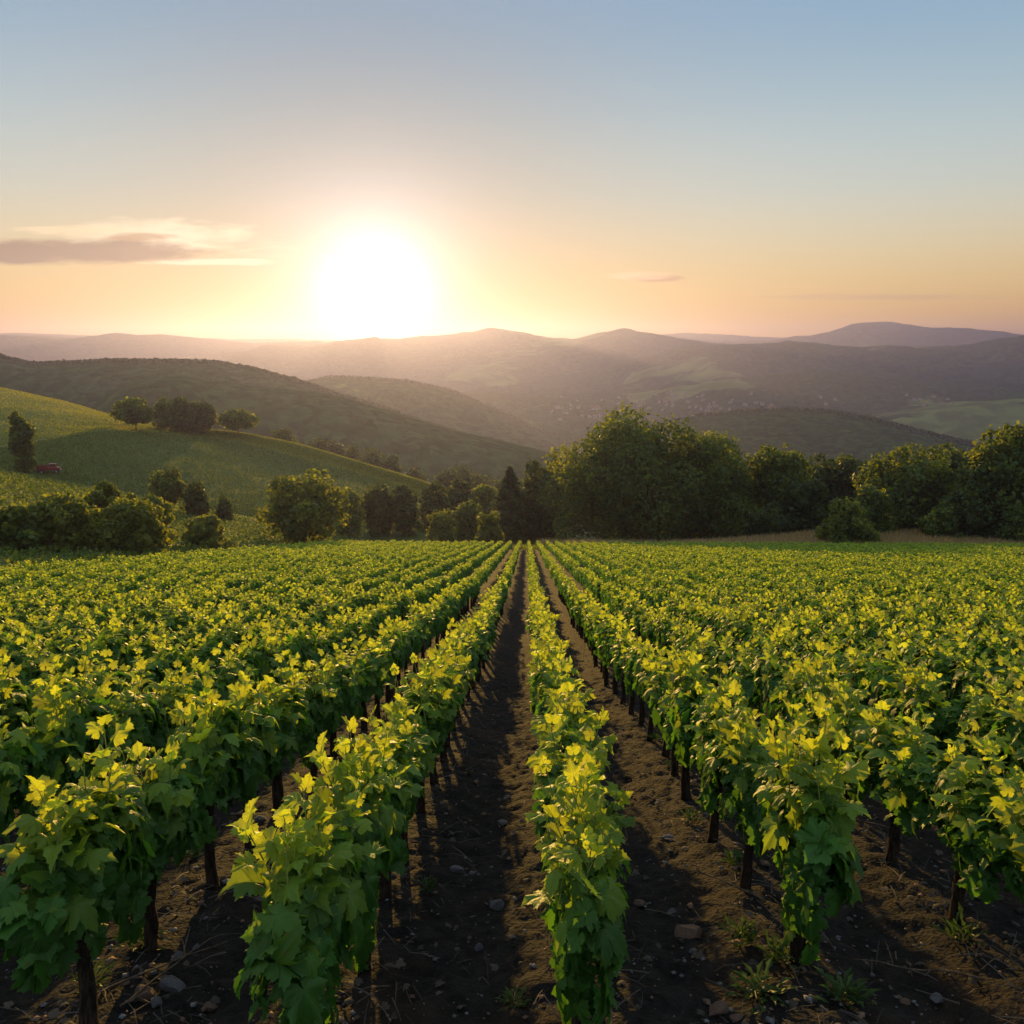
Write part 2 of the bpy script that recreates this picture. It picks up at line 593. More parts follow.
# meadow hill west of the vineyard: foot, lane, crest, back
def loft(name, stations, mat, nu=200, per=26, rough=0.0, rough_scale=25.0):
    """stations: columns of the hill, each a list of (picture column, height of the picture there, distance) from its foot to its back"""
    u = np.linspace(stations[0][0], stations[-1][0], nu)
    w = 15
    k = np.hanning(w + 2)[1:-1]
    k /= k.sum()
    sm = lambda v: np.convolve(np.pad(np.interp(u, [c[0] for c in stations], v), w // 2, mode="reflect", reflect_type="odd"), k, mode="valid")
    nc = len(stations[0][1])
    ctrl = []
    for j in range(nc):
        yy = sm([c[1][j][0] for c in stations])
        dd = sm([c[1][j][1] for c in stations])
        ctrl.append(np.array([at(a_, b_, d_) for a_, b_, d_ in zip(u, yy, dd)]))
    ctrl = np.stack(ctrl, 1)                         # nu, nc, 3
    rows, tt = [], []
    for j in range(nc - 1):
        p0, p1, p2, p3 = ctrl[:, max(j - 1, 0)], ctrl[:, j], ctrl[:, j + 1], ctrl[:, min(j + 2, nc - 1)]
        for i in range(per):
            t = i / per
            h = 3 * t * t - 2 * t ** 3
            # gentle tangents keep the break of slope at the lane round
            m1, m2 = (p2 - p0) * 0.32, (p3 - p1) * 0.32
            rows.append((2 * t ** 3 - 3 * t * t + 1) * p1 + (t ** 3 - 2 * t * t + t) * m1 + (-2 * t ** 3 + 3 * t * t) * p2 + (t ** 3 - t * t) * m2)
            tt.append(j + t)
    rows.append(ctrl[:, -1])
    tt.append(nc - 1.0)
    G = np.stack(rows, 1)
    tt = np.array(tt)
    X, Y, Z = G[..., 0], G[..., 1], G[..., 2].copy()
    Z += rough * fbm(X, Y, rough_scale, 3, 9.0)
    n_u, n_v = X.shape
    idx = np.arange(n_u * n_v).reshape(n_u, n_v)
    f4 = np.stack([idx[:-1, :-1].ravel(), idx[1:, :-1].ravel(), idx[1:, 1:].ravel(), idx[:-1, 1:].ravel()], 1)
    Vv = np.stack([X.ravel(), Y.ravel(), Z.ravel()], 1)
    me = mesh_np(name, Vv, [f4], [mat], attrs={"zone": np.tile((tt - 2.0) * 0.3, n_u), "along": (np.hypot(X, Y) / 100.0).ravel()}, smooth=True)
    o = tag(obj(name, me), kind="structure")
    HILLS[name] = dict(X=X, Y=Y, Z=Z, u=u, t=tt, bvh=BVHTree.FromPolygons([Vector(v) for v in Vv], f4.tolist()), o=o)
    return o


M_MEADOW = grass_hill_material("meadow_grass", (0.040, 0.070, 0.014), (0.062, 0.095, 0.020), upper=((0.100, 0.125, 0.022), (0.140, 0.150, 0.030)), scale=0.03)
loft("meadow_hill", [
    (-260, [(560, 170), (500, 190), (462, 250), (340, 440), (380, 700)]),
    (-120, [(560, 170), (500, 188), (455, 245), (364, 432), (400, 680)]),
    (0, [(560, 168), (500, 186), (447, 238), (388, 420), (425, 640)]),
    (60, [(560, 166), (505, 186), (437, 248), (401, 400), (440, 620)]),
    (110, [(560, 166), (508, 186), (429, 266), (416, 370), (450, 590)]),
    (150, [(562, 166), (512, 186), (432, 290), (427, 345), (462, 570)]),
    (200, [(564, 166), (515, 186), (437, 296), (433, 330), (470, 550)]),
    (250, [(566, 166), (518, 186), (445, 290), (436, 318), (475, 530)]),
    (300, [(568, 166), (522, 186), (458, 278), (446, 306), (486, 510)]),
    (350, [(570, 165), (526, 184), (472, 270), (461, 295), (500, 490)]),
    (400, [(572, 164), (530, 182), (488, 260), (477, 283), (515, 470)]),
    (440, [(574, 163), (534, 180), (500, 250), (489, 272), (530, 450)]),
    (500, [(576, 162), (545, 178), (520, 238), (510, 257), (550, 420)]),
    (560, [(580, 160), (560, 176), (545, 230), (536, 245), (575, 400)]),
    (640, [(600, 160), (590, 176), (585, 220), (580, 235), (620, 380)])], M_MEADOW, rough=0.5, rough_scale=26.0)

M_WOOD_A = wooded_material("wooded_hill_near", 0.004, lo=0.70, hi=0.74)
M_WOOD_B = wooded_material("wooded_hill_mid", 0.0020, lo=0.56, hi=0.60, bump=5.0, crowns=0.08)
M_WOOD_C = wooded_material("wooded_mountain", 0.0016, lo=0.57, hi=0.63, bump=8.0, crowns=0.05)
M_WOOD_D = wooded_material("far_mountain", 0.0006, lo=0.60, hi=0.66, bump=20.0, crowns=0.03)

hill("wooded_ridge", [(-300, 350, 1150), (-100, 352, 1100), (0, 357, 1080), (30, 365, 1060), (70, 364, 1040), (110, 362, 1020), (160, 362, 1000), (210, 363, 980), (250, 369, 970), (290, 380, 960), (330, 393, 950), (390, 412, 940), (470, 440, 930), (560, 480, 920)],
     -150, 420, 500, M_WOOD_A, relief=14, rel_scale=240, nu=240, nv=70, seed=1)
hill("wooded_foothill", [(40, 440, 690), (80, 415, 700), (110, 392, 705), (150, 377, 710), (180, 376, 710), (220, 381, 710), (260, 387, 710), (310, 391, 710), (350, 399, 705), (400, 415, 700), (450, 430, 690), (500, 443, 680), (545, 456, 670), (580, 470, 660), (640, 500, 650), (760, 575, 640)],
     -110, 270, 330, M_WOOD_A, relief=9, rel_scale=150, nu=240, nv=70, seed=2)
hill("wooded_shoulder", [(240, 410, 1700), (290, 386, 1690), (330, 377, 1680), (370, 379, 1670), (410, 382, 1660), (450, 391, 1650), (490, 408, 1640), (530, 428, 1630), (570, 444, 1620), (640, 470, 1600)],
     -200, 500, 600, M_WOOD_B, relief=16, rel_scale=300, nu=200, nv=60, seed=3)
hill("valley_spur", [(380, 408, 2500), (430, 396, 2500), (470, 393, 2480), (520, 397, 2450), (570, 403, 2400), (620, 411, 2350), (680, 425, 2300)],
     -205, 500, 700, M_WOOD_B, relief=14, rel_scale=300, nu=160, nv=60, seed=4)
hill("wooded_knoll", [(540, 470, 1250), (600, 446, 1270), (650, 428, 1290), (700, 416, 1300), (750, 411, 1300), (790, 410, 1300), (830, 412, 1300), (870, 419, 1290), (910, 430, 1280), (950, 440, 1270), (1000, 452, 1260), (1080, 470, 1250)],
     -190, 420, 460, M_WOOD_A, relief=7, rel_scale=260, nu=240, nv=70, seed=5)
hill("field_slope", [(800, 438, 2100), (850, 424, 2150), (900, 411, 2200), (950, 403, 2250), (1000, 398, 2300), (1060, 392, 2350), (1200, 380, 2400)],
     -205, 500, 600, wooded_material("hillside_fields", 0.0045, lo=0.46, hi=0.49, field=(0.12, 0.15, 0.05)), relief=12, rel_scale=300, nu=160, nv=60, seed=6)
hill("valley_fold", [(560, 408, 3000), (620, 398, 3000), (680, 389, 2950), (740, 380, 2900), (790, 374, 2900), (830, 373, 2900), (880, 379, 2900), (930, 388, 2900), (1000, 388, 3000), (1080, 372, 3100), (1200, 350, 3200)],
     -205, 700, 800, M_WOOD_B, relief=34, rel_scale=500, nu=220, nv=70, seed=7)
hill("broad_mountain", [(470, 392, 4100), (540, 381, 4100), (600, 368, 4100), (650, 356, 4100), (690, 348, 4100), (740, 344, 4000), (790, 343, 4000), (830, 346, 4000), (880, 349, 4000), (930, 350, 4000), (970, 347, 4000), (1000, 341, 4000), (1030, 336, 4000), (1100, 326, 4000), (1250, 322, 4000)],
     -205, 1100, 1100, M_WOOD_C, relief=50, rel_scale=700, nu=240, nv=80, seed=8)
hill("sunset_mountain", [(120, 376, 5400), (200, 362, 5400), (260, 352, 5400), (320, 347, 5400), (360, 343, 5400), (400, 341, 5400), (430, 337, 5400), (462, 335, 5400), (490, 330, 5400), (520, 336, 5400), (550, 341, 5400), (575, 342, 5400), (600, 336, 5400), (625, 333, 5400), (655, 335, 5400), (690, 342, 5400), (740, 352, 5400), (800, 368, 5400)],
     -205, 1600, 1200, M_WOOD_C, relief=70, rel_scale=1400, nu=240, nv=80, seed=9)
hill("western_range", [(-260, 334, 6300), (-120, 340, 6300), (-20, 337, 6300), (40, 336, 6300), (100, 339, 6300), (130, 336, 6300), (160, 334, 6300), (200, 338, 6300), (250, 343, 6300), (300, 345, 6300), (350, 346, 6300), (420, 350, 6300)],
     -205, 1300, 1000, M_WOOD_D, relief=70, rel_scale=1500, nu=200, nv=60, seed=10)
hill("eastern_range", [(640, 352, 7000), (700, 346, 7000), (760, 343, 7000), (800, 338, 7000), (830, 333, 7000), (856, 326, 7000), (880, 323, 7000), (910, 325, 7000), (932, 328, 7000), (950, 328, 7000), (975, 333, 7000), (1010, 336, 7000), (1100, 340, 7000), (1250, 338, 7000)],
     -205, 1300, 1000, M_WOOD_D, relief=70, rel_scale=1500, nu=220, nv=60, seed=11)
hill("distant_range", [(-260, 341, 8600), (-40, 336, 8600), (20, 333, 8600), (80, 335, 8600), (200, 340, 8600), (400, 341, 8600), (560, 341, 8600), (640, 337, 8600), (680, 334, 8600), (720, 336, 8600), (790, 339, 8600), (900, 339, 8600), (1000, 336, 8600), (1060, 333, 8600), (1250, 338, 8600)],
     -205, 1500, 1200, M_WOOD_D, relief=60, rel_scale=1500, nu=220, nv=40, seed=12)

# ------------------------------------------------------------------ the air
HAZE_DENSITY = 1.4e-4
m_haze = bpy.data.materials.new("haze")
m_haze.use_nodes = True
H = NT(m_haze.node_tree)
pv = H.n("ShaderNodeVolumePrincipled", {"Color": (0.27, 0.295, 0.72, 1), "Density": HAZE_DENSITY, "Anisotropy": 0.68})
H.n("ShaderNodeOutputMaterial", {"Volume": pv.outputs[0]})
hb = MB()
hb.box(0, 4700, 7.5, 19600, 10400, 475)
hz = obj("haze", hb.mesh("haze", [m_haze]))
tag(hz, kind="stuff")

# ------------------------------------------------------------------ grapevines
def leaf_material(name, old, young, t_old, t_young, vein=True, trans=0.5, gloss=0.35):
    m, n = material(name)
    tint = n.n("ShaderNodeAttribute", attribute_name="tint").outputs["Fac"]
    luv = n.n("ShaderNodeAttribute", attribute_name="leafuv").outputs["Vector"]
    s = n.n("ShaderNodeSeparateXYZ", {0: luv}).outputs
    col = n.mix(tint, old, young)
    tcol = n.mix(tint, t_old, t_young)
    # every leaf a little different
    v = n.m("MULTIPLY_ADD", s[2], 0.55, 0.72)
    col = n.n("ShaderNodeVectorMath", {0: col, "Scale": v}, operation="SCALE").outputs[0]
    tcol = n.n("ShaderNodeVectorMath", {0: tcol, "Scale": v}, operation="SCALE").outputs[0]
    normal = None
    if vein:
        ax = n.m("ABSOLUTE", s[0])
        d1 = ax
        d2 = n.m("ABSOLUTE", n.m("SUBTRACT", n.m("MULTIPLY", ax, 0.63), n.m("MULTIPLY", s[1], 0.77)))
        d3 = n.m("ABSOLUTE", n.m("SUBTRACT", n.m("MULTIPLY", ax, 0.05), n.m("MULTIPLY", s[1], 0.99)))
        sec = n.m("ABSOLUTE", n.m("SUBTRACT", n.m("FRACT", n.m("MULTIPLY", n.m("SUBTRACT", s[1], n.m("MULTIPLY", ax, 0.75)), 8.0)), 0.5))
        dm = n.m("MINIMUM", d1, n.m("MINIMUM", d2, d3))
        vm = n.m("SUBTRACT", 1.0, n.ss(dm, 0.006, 0.022))
        vs2 = n.m("MULTIPLY", n.m("SUBTRACT", 1.0, n.ss(sec, 0.03, 0.12)), 0.35)
        vall = n.m("MAXIMUM", vm, vs2)
        light = n.n("ShaderNodeVectorMath", {0: col, 1: (0.05, 0.055, 0.02)}, operation="ADD").outputs[0]
        col = n.mix(n.m("MULTIPLY", vall, 0.55), col, light)
        tcol = n.mix(n.m("MULTIPLY", vall, 0.4), tcol, (0.10, 0.13, 0.02))
        dry = n.m("MULTIPLY", n.ss(n.noise(n.n("ShaderNodeVectorMath", {0: luv, 1: (1.0, 1.0, 40.0)}, operation="MULTIPLY").outputs[0], 3.2, 4, 0.65), 0.63, 0.70), 0.8)
        col = n.mix(dry, col, (0.16, 0.10, 0.03))
        tcol = n.mix(dry, tcol, (0.22, 0.13, 0.02))
        blist = n.noise(luv, 9.0, 3, 0.6)
        b = n.n("ShaderNodeBump", {"Height": n.m("ADD", n.m("MULTIPLY", vall, -0.5), blist), "Strength": 0.55, "Distance": 0.006})
        normal = b.outputs[0]
    p = n.n("ShaderNodeBsdfPrincipled", {"Base Color": col, "Roughness": gloss})
    p.inputs["Specular IOR Level"].default_value = 0.26
    t = n.n("ShaderNodeBsdfTranslucent", {"Color": tcol})
    if normal is not None:
        n.t.links.new(normal, p.inputs["Normal"])
    mx = n.n("ShaderNodeMixShader", {0: trans, 1: p.outputs[0], 2: t.outputs[0]})
    n.n("ShaderNodeOutputMaterial", {"Surface": mx.outputs[0]})
    return m


def bark_material(name, a, b, scale=30.0, dist=0.01):
    m, n = material(name)
    co = n.n("ShaderNodeTexCoord").outputs["Object"]
    mp = n.n("ShaderNodeMapping", {"Vector": co, "Scale": (1, 1, 0.22)}).outputs[0]
    nz = n.noise(mp, scale, 5, 0.7, 0.4)
    c = n.mix(n.ss(nz, 0.35, 0.68), a, b)
    bp = n.n("ShaderNodeBump", {"Height": nz, "Strength": 1.0, "Distance": dist})
    p = n.n("ShaderNodeBsdfPrincipled", {"Base Color": c, "Roughness": 0.95, "Normal": bp.outputs[0]})
    p.inputs["Specular IOR Level"].default_value = 0.1
    n.n("ShaderNodeOutputMaterial", {"Surface": p.outputs[0]})
    return m


M_LEAF = leaf_material("vine_leaf", (0.054, 0.150, 0.025), (0.16, 0.255, 0.025), (0.105, 0.26, 0.017), (0.66, 0.71, 0.033), True, 0.54, 0.48)
M_LEAF_FAR = leaf_material("vine_leaf_far", (0.054, 0.150, 0.025), (0.16, 0.255, 0.025), (0.105, 0.26, 0.017), (0.66, 0.71, 0.033), False, 0.54, 0.55)
M_STEM, _n = material("green_cane")
_p = _n.n("ShaderNodeBsdfPrincipled", {"Base Color": (0.17, 0.21, 0.04, 1), "Roughness": 0.5})
_n.n("ShaderNodeOutputMaterial", {"Surface": _p.outputs[0]})
M_BARK = bark_material("vine_bark", (0.016, 0.010, 0.007), (0.060, 0.040, 0.028), 34.0, 0.012)

HALF = [(0.05, -0.02), (0.10, -0.13), (0.17, -0.16), (0.25, -0.20), (0.30, -0.12), (0.38, -0.12), (0.40, -0.02), (0.48, 0.01), (0.45, 0.10), (0.52, 0.16), (0.44, 0.21),
        (0.36, 0.27), (0.45, 0.31), (0.53, 0.34), (0.54, 0.43), (0.62, 0.52), (0.51, 0.53), (0.49, 0.61), (0.40, 0.59), (0.34, 0.63), (0.26, 0.58), (0.30, 0.67), (0.27, 0.73), (0.28, 0.80), (0.19, 0.82), (0.17, 0.90), (0.10, 0.91), (0.06, 0.98)]


def leaf_hi(curl, fold, wave, seed):
    r_ = np.random.default_rng(seed)
    h = np.array(HALF)
    out = np.concatenate([h, [[0, 1.06]], h[::-1] * [-1, 1]])
    out = out + r_.normal(0, 0.012, out.shape)
    out[:, 0] *= r_.uniform(0.9, 1.12)
    c = np.array([0.0, 0.22])
    ring = c + (out - c) * 0.55
    inner = c + (out - c) * 0.22
    P = np.concatenate([out, ring, inner, [c]])
    n = len(out)
    x, y = P[:, 0], P[:, 1]
    ang = np.arctan2(y - 0.1, np.abs(x) + 1e-6)
    z = fold * np.abs(x) - curl * (x ** 2 + (y - 0.2) ** 2) * 0.9 - 0.30 * curl * np.maximum(y - 0.5, 0) ** 2 * 3
    z = z + wave * np.sin(ang * 6 + seed) * (x ** 2 + (y - 0.2) ** 2) + wave * 0.5 * np.sin(x * 9 + seed * 2) * np.maximum(np.hypot(x, y - 0.2) - 0.15, 0)
    V = np.stack([x, y, z], 1)
    i = np.arange(n - 1)
    q = [np.stack([i, i + 1, i + 1 + n, i + n], 1), np.stack([i + n, i + 1 + n, i + 1 + 2 * n, i + 2 * n], 1)]
    q = np.concatenate(q)
    t = np.stack([i + 2 * n, i + 1 + 2 * n, np.full(n - 1, 3 * n)], 1)
    return V, q[:, ::-1], t[:, ::-1]


def leaf_mid(curl, fold, seed):
    h = np.array([(0.12, -0.15), (0.38, -0.10), (0.50, 0.15), (0.36, 0.27), (0.61, 0.51), (0.27, 0.58), (0.22, 0.82)])
    r_ = np.random.default_rng(seed)
    out = np.concatenate([h, [[0, 1.05]], h[::-1] * [-1, 1]]) + r_.normal(0, 0.02, (15, 2))
    P = np.concatenate([out, [[0, 0.05], [0.0, 0.35], [0, 0.65]]])
    x, y = P[:, 0], P[:, 1]
    z = fold * np.abs(x) - curl * (x ** 2 + (y - 0.2) ** 2) * 1.0
    V = np.stack([x, y, z], 1)
    t = []
    spine = [15, 15, 15, 16, 16, 17, 17]
    for k in range(7):
        t.append((k, k + 1, spine[k]))
        t.append((14 - k, spine[k], 13 - k))
    t += [(3, 16, 15), (5, 17, 16), (11, 15, 16), (9, 16, 17)]
    return V, np.zeros((0, 4), int), np.array(t)


def leaf_lo(seed):
    r_ = np.random.default_rng(seed)
    P = np.array([(0, -0.1, 0), (0.5, 0.1, 0.05), (0.52, 0.52, -0.02), (0, 1.0, -0.22), (-0.52, 0.52, -0.02), (-0.5, 0.1, 0.05), (0, 0.35, 0.0)]) + r_.normal(0, 0.05, (7, 3)) * [1, 1, 0.6]
    t = np.array([(0, 1, 6), (1, 2, 6), (2, 3, 6), (3, 4, 6), (4, 5, 6), (5, 0, 6)])
    return P, np.zeros((0, 4), int), t


def leaf_kite(seed):
    P = np.array([(0, 0, 0), (0.5, 0.45, 0.08), (0, 1.0, -0.1), (-0.5, 0.45, 0.08)])
    return P, np.zeros((0, 4), int), np.array([(0, 1, 2), (0, 2, 3)])


LEAVES_HI = [leaf_hi(c, f, w, i) for i, (c, f, w) in enumerate([(0.30, 0.10, 0.16), (0.5, -0.05, 0.22), (0.15, 0.28, 0.14), (0.65, 0.05, 0.2), (0.35, -0.18, 0.28), (0.2, 0.42, 0.1), (0.9, 0.1, 0.18), (-0.25, 0.15, 0.2), (0.5, 0.55, 0.12), (0.75, -0.25, 0.3)])]
LEAVES_MID = [leaf_mid(c, f, i) for i, (c, f) in enumerate([(0.3, 0.12), (0.5, -0.1), (0.2, 0.3), (0.6, 0.0)])]
LEAVES_LO = [leaf_lo(i) for i in range(4)]
LEAVES_KITE = [leaf_kite(0)]


def norm(v):
    return v / np.maximum(np.linalg.norm(v, axis=1), 1e-9)[:, None]


def leaves_mesh_arrays(templates, pos, tip, nrm, size, tint, r_):
    """instances of the templates -> vertices, quads, triangles, attributes"""
    tip = norm(tip)
    nrm = norm(nrm - tip * np.sum(nrm * tip, 1)[:, None] + 1e-5)
    side = np.cross(tip, nrm)
    rnd = r_.random(len(pos))
    which = r_.integers(0, len(templates), len(pos))
    Vs, Qs, Ts, uvs, tin = [], [], [], [], []
    base = 0
    for k, (TV, TQ, TT) in enumerate(templates):
        sel = np.nonzero(which == k)[0]
        if not len(sel):
            continue
        s = size[sel][:, None, None]
        V = pos[sel][:, None, :] + s * (TV[None, :, 0:1] * side[sel][:, None, :] + TV[None, :, 1:2] * tip[sel][:, None, :] + TV[None, :, 2:3] * nrm[sel][:, None, :])
        m = len(TV)
        off = base + np.arange(len(sel))[:, None, None] * m
        if len(TQ):
            Qs.append((TQ[None] + off).reshape(-1, 4))
        if len(TT):
            Ts.append((TT[None] + off).reshape(-1, 3))
        Vs.append(V.reshape(-1, 3))
        u = np.empty((len(sel), m, 3))
        u[:, :, 0:2] = TV[None, :, 0:2]
        u[:, :, 2] = rnd[sel][:, None]
        uvs.append(u.reshape(-1, 3))
        tin.append(np.repeat(tint[sel], m))
        base += m * len(sel)
    Q = np.concatenate(Qs) if Qs else np.zeros((0, 4), int)
    T = np.concatenate(Ts) if Ts else np.zeros((0, 3), int)
    return np.concatenate(Vs), Q, T, np.concatenate(uvs), np.concatenate(tin)


def hedge_leaves(r_, n, scale=1.0, skirt=0, length=0.95):
    """positions, tip directions, normals, sizes, tints of the leaves round one vine (row along y): a mound, higher at its middle"""
    y = r_.uniform(-1, 1, n) * (length / 2 + 0.05)
    th = r_.uniform(-0.42, 1.0, n) * (math.pi / 2)        # below the waist, 0 side, 1 top
    sgn = np.where(r_.random(n) < 0.5, -1.0, 1.0)
    ph = r_.uniform(0, 6.28, 3)
    mound = 1 - 0.36 * (2 * y / length) ** 2 + 0.10 * np.sin(y * 11 + ph[0]) + 0.07 * np.sin(y * 23 + ph[1])
    rx, rz = 0.140 * (0.78 + 0.22 * mound), 0.27 * mound
    depth = r_.uniform(0.62, 1.12, n) + np.where(r_.random(n) < 0.10, r_.uniform(0.05, 0.35, n), 0)
    up = np.maximum(th, 0)
    x = sgn * rx * np.abs(np.cos(th)) ** 0.75 * depth
    z = 0.79 + np.where(th > 0, rz * np.sin(th), 0.36 * np.sin(th)) * depth
    pos = np.stack([x, y, z], 1)
    endy = np.where(np.abs(y) > 0.22, np.sign(y) * 0.55, 0.0)
    nrm = np.stack([sgn * np.cos(th) + r_.normal(0, 0.28, n), endy + r_.normal(0, 0.40, n), 0.30 + 0.8 * np.sin(up) + r_.normal(0, 0.22, n)], 1)
    tip = np.stack([sgn * (0.30 + 0.4 * np.sin(up)) + r_.normal(0, 0.25, n), endy * 0.5 + r_.normal(0, 0.40, n), -0.95 + 0.7 * np.sin(up) + r_.normal(0, 0.25, n)], 1)
    if skirt:
        # a vine at the end of its row is leafy down to the ground, facing all ways
        f = r_.uniform(0, 6.283, skirt)
        zz = 0.10 + 0.85 * r_.uniform(0, 1, skirt) ** 0.75
        rr = (0.06 + 0.14 * zz) * r_.uniform(0.6, 1.4, skirt)
        pos = np.concatenate([pos, np.stack([rr * np.cos(f), rr * np.sin(f) * 1.25 - 0.0, zz], 1)])
        out = np.stack([np.cos(f), np.sin(f), np.zeros(skirt)], 1)
        nrm = np.concatenate([nrm, out + [0, 0, 0.45] + r_.normal(0, 0.25, (skirt, 3))])
        tip = np.concatenate([tip, out * 0.4 + [0, 0, -0.9] + r_.normal(0, 0.28, (skirt, 3))])
        z = np.concatenate([z, zz])
        n = n + skirt
    tint = np.clip((z - 0.92) * 1.9 + r_.normal(0.0, 0.17, n), 0, 0.8)
    size = r_.uniform(0.080, 0.160, n) * scale * (1 - 0.25 * tint)
    # the blade hangs round its place
    pos = pos - norm(tip) * size[:, None] * 0.35
    return pos, tip, nrm, size, tint


def shoot_path(r_, yc, h, lean):
    p0 = np.array([r_.normal(0, 0.08), yc, 0.82])
    d = np.array([lean[0], lean[1], 1.0])
    d /= np.linalg.norm(d)
    bend = np.array([r_.normal(0, 0.07), r_.normal(0, 0.12), 0])
    t = np.linspace(0, 1, 7)[:, None]
    return p0 + d * h * t + bend * h * t ** 2


def shoot_leaves(r_, path, n, big):
    t = np.linspace(0.18, 1.0, n)
    pos = np.stack([np.interp(t, np.linspace(0, 1, len(path)), path[:, k]) for k in range(3)], 1)
    az = r_.uniform(0, 6.28) + np.arange(n) * 2.4
    out = np.stack([np.cos(az), np.sin(az), np.zeros(n)], 1)
    tip = out + np.stack([np.zeros(n), np.zeros(n), -0.30 + 1.9 * t ** 2 + r_.normal(0, 0.2, n)], 1)
    nrm = np.stack([np.zeros(n), np.zeros(n), np.ones(n)], 1) + r_.normal(0, 0.35, (n, 3)) - out * (0.9 * t ** 2)[:, None]
    size = big * (1.0 - 0.52 * t ** 1.6) * r_.uniform(0.85, 1.15, n)
    tint = np.clip(0.28 + 0.75 * t + r_.normal(0, 0.1, n), 0, 1)
    pet = norm(tip) * (size * 0.45)[:, None]
    return pos, pos + pet, tip, nrm, size, tint


def stems_arrays(lines, radii, n=5):
    V, Q = [], []
    b = 0
    for P, r0 in zip(lines, radii):
        P = np.asarray(P)
        k = len(P)
        d = np.gradient(P, axis=0)
        d = norm(d)
        ref = np.where(np.abs(d[:, 2:3]) < 0.9, np.array([[0, 0, 1.0]]), np.array([[1.0, 0, 0]]))
        a = norm(np.cross(ref, d))
        c = np.cross(d, a)
        rr = np.linspace(r0, r0 * 0.45, k)
        ang = np.arange(n) * 2 * math.pi / n
        ring = P[:, None, :] + rr[:, None, None] * (np.cos(ang)[None, :, None] * a[:, None, :] + np.sin(ang)[None, :, None] * c[:, None, :])
        V.append(ring.reshape(-1, 3))
        i = np.arange(k - 1)[:, None] * n
        j = np.arange(n)[None, :]
        q = np.stack([i + j, i + (j + 1) % n, i + n + (j + 1) % n, i + n + j], -1).reshape(-1, 4)
        Q.append(q + b)
        b += k * n
    return np.concatenate(V), np.concatenate(Q)


def leafy_mesh(name, templates, parts, stems=None, leaf_mat=None, r_=None):
    pos, tip, nrm, size, tint = [np.concatenate(x) for x in zip(*parts)]
    V, Q, T, uv_, tn = leaves_mesh_arrays(templates, pos, tip, nrm, size, tint, r_)
    mats = [leaf_mat]
    n_leaf_q, n_leaf_t = len(Q), len(T)
    midx = np.zeros(n_leaf_q + n_leaf_t, np.int32)
    faces = [Q, T]
    if stems:
        SV, SQ = stems_arrays(*stems)
        faces = [Q, T, SQ + len(V)]
        V = np.concatenate([V, SV])
        uv_ = np.concatenate([uv_, np.zeros((len(SV), 3))])
        tn = np.concatenate([tn, np.full(len(SV), 0.6)])
        mats.append(M_STEM)
        midx = np.concatenate([midx, np.ones(len(SQ), np.int32)])
    return mesh_np(name, V, faces, mats, {"tint": tn, "leafuv": uv_}, smooth=True, midx=midx)


def trunk_mesh(seed):
    r_ = random.Random(seed)
    mb = MB()
    pts, rad = [], []
    x = y = 0.0
    for i in range(8):
        t = i / 7
        pts.append((x, y, -0.08 + t * 0.92))
        rad.append(0.050 - 0.020 * t + (0.022 if i == 0 else 0) + r_.uniform(-0.005, 0.005) + (0.010 if i == 7 else 0))
        x += r_.uniform(-0.016, 0.016)
        y += r_.uniform(-0.022, 0.022)
    random.seed(seed)
    mb.tube(pts, rad, 9, wob=0.16)
    top = pts[-1]
    for s in (-1, 1):
        mb.tube([(top[0], top[1], top[2] - 0.06), (top[0], top[1] + s * 0.14, top[2] + 0.03), (top[0] + r_.uniform(-0.02, 0.02), top[1] + s * 0.45, top[2] + 0.04)], [0.026, 0.021, 0.014], 7, wob=0.15)
    return mb.mesh("trunk", [M_BARK], smooth=True)


TRUNKS = [trunk_mesh(50 + i) for i in range(6)]


def shoots_of(r_, count, hmin, hmax, big, n=9):
    out = []
    for k in range(count):
        yc = -0.34 + 0.68 * (k + r_.uniform(0.1, 0.9)) / count
        path = shoot_path(r_, yc, r_.uniform(hmin, hmax), (r_.normal(0, 0.13), r_.normal(0, 0.16)))
        p0, pos, tip, nrm, size, tint = shoot_leaves(r_, path, n, big * r_.uniform(0.8, 1.15))
        lines = [path] + [np.stack([a, (a + b_) / 2 + [0, 0, 0.004], b_]) for a, b_ in zip(p0, pos)]
        rad = [0.0062] + [0.0024] * len(p0)
        out.append(((pos, tip, nrm, size, tint), (lines, rad)))
    return out


NEAR_VINES = []
for i in range(9):
    r_ = np.random.default_rng(100 + i)
    skirt = 60 if i >= 6 else 0
    fol = leafy_mesh("foliage", LEAVES_HI, [hedge_leaves(r_, 260, 1.12, skirt)], None, M_LEAF, r_)
    shs = [leafy_mesh("shoot", LEAVES_HI, [lp], sp, M_LEAF, r_) for lp, sp in (shoots_of(r_, 9, 0.30, 0.56, 0.165, 11) if skirt else shoots_of(r_, 7, 0.28, 0.56, 0.165, 10))]
    NEAR_VINES.append((fol, shs))
MID_VINES = []
for i in range(10):
    r_ = np.random.default_rng(200 + i)
    ss_ = shoots_of(r_, 7, 0.26, 0.52, 0.15, 9)
    parts = [hedge_leaves(r_, 235, 1.04)] + [a for a, _ in ss_]
    MID_VINES.append(leafy_mesh("foliage", LEAVES_MID, parts, ([b_[0][0] for _, b_ in ss_], [0.006] * len(ss_)), M_LEAF_FAR, r_))

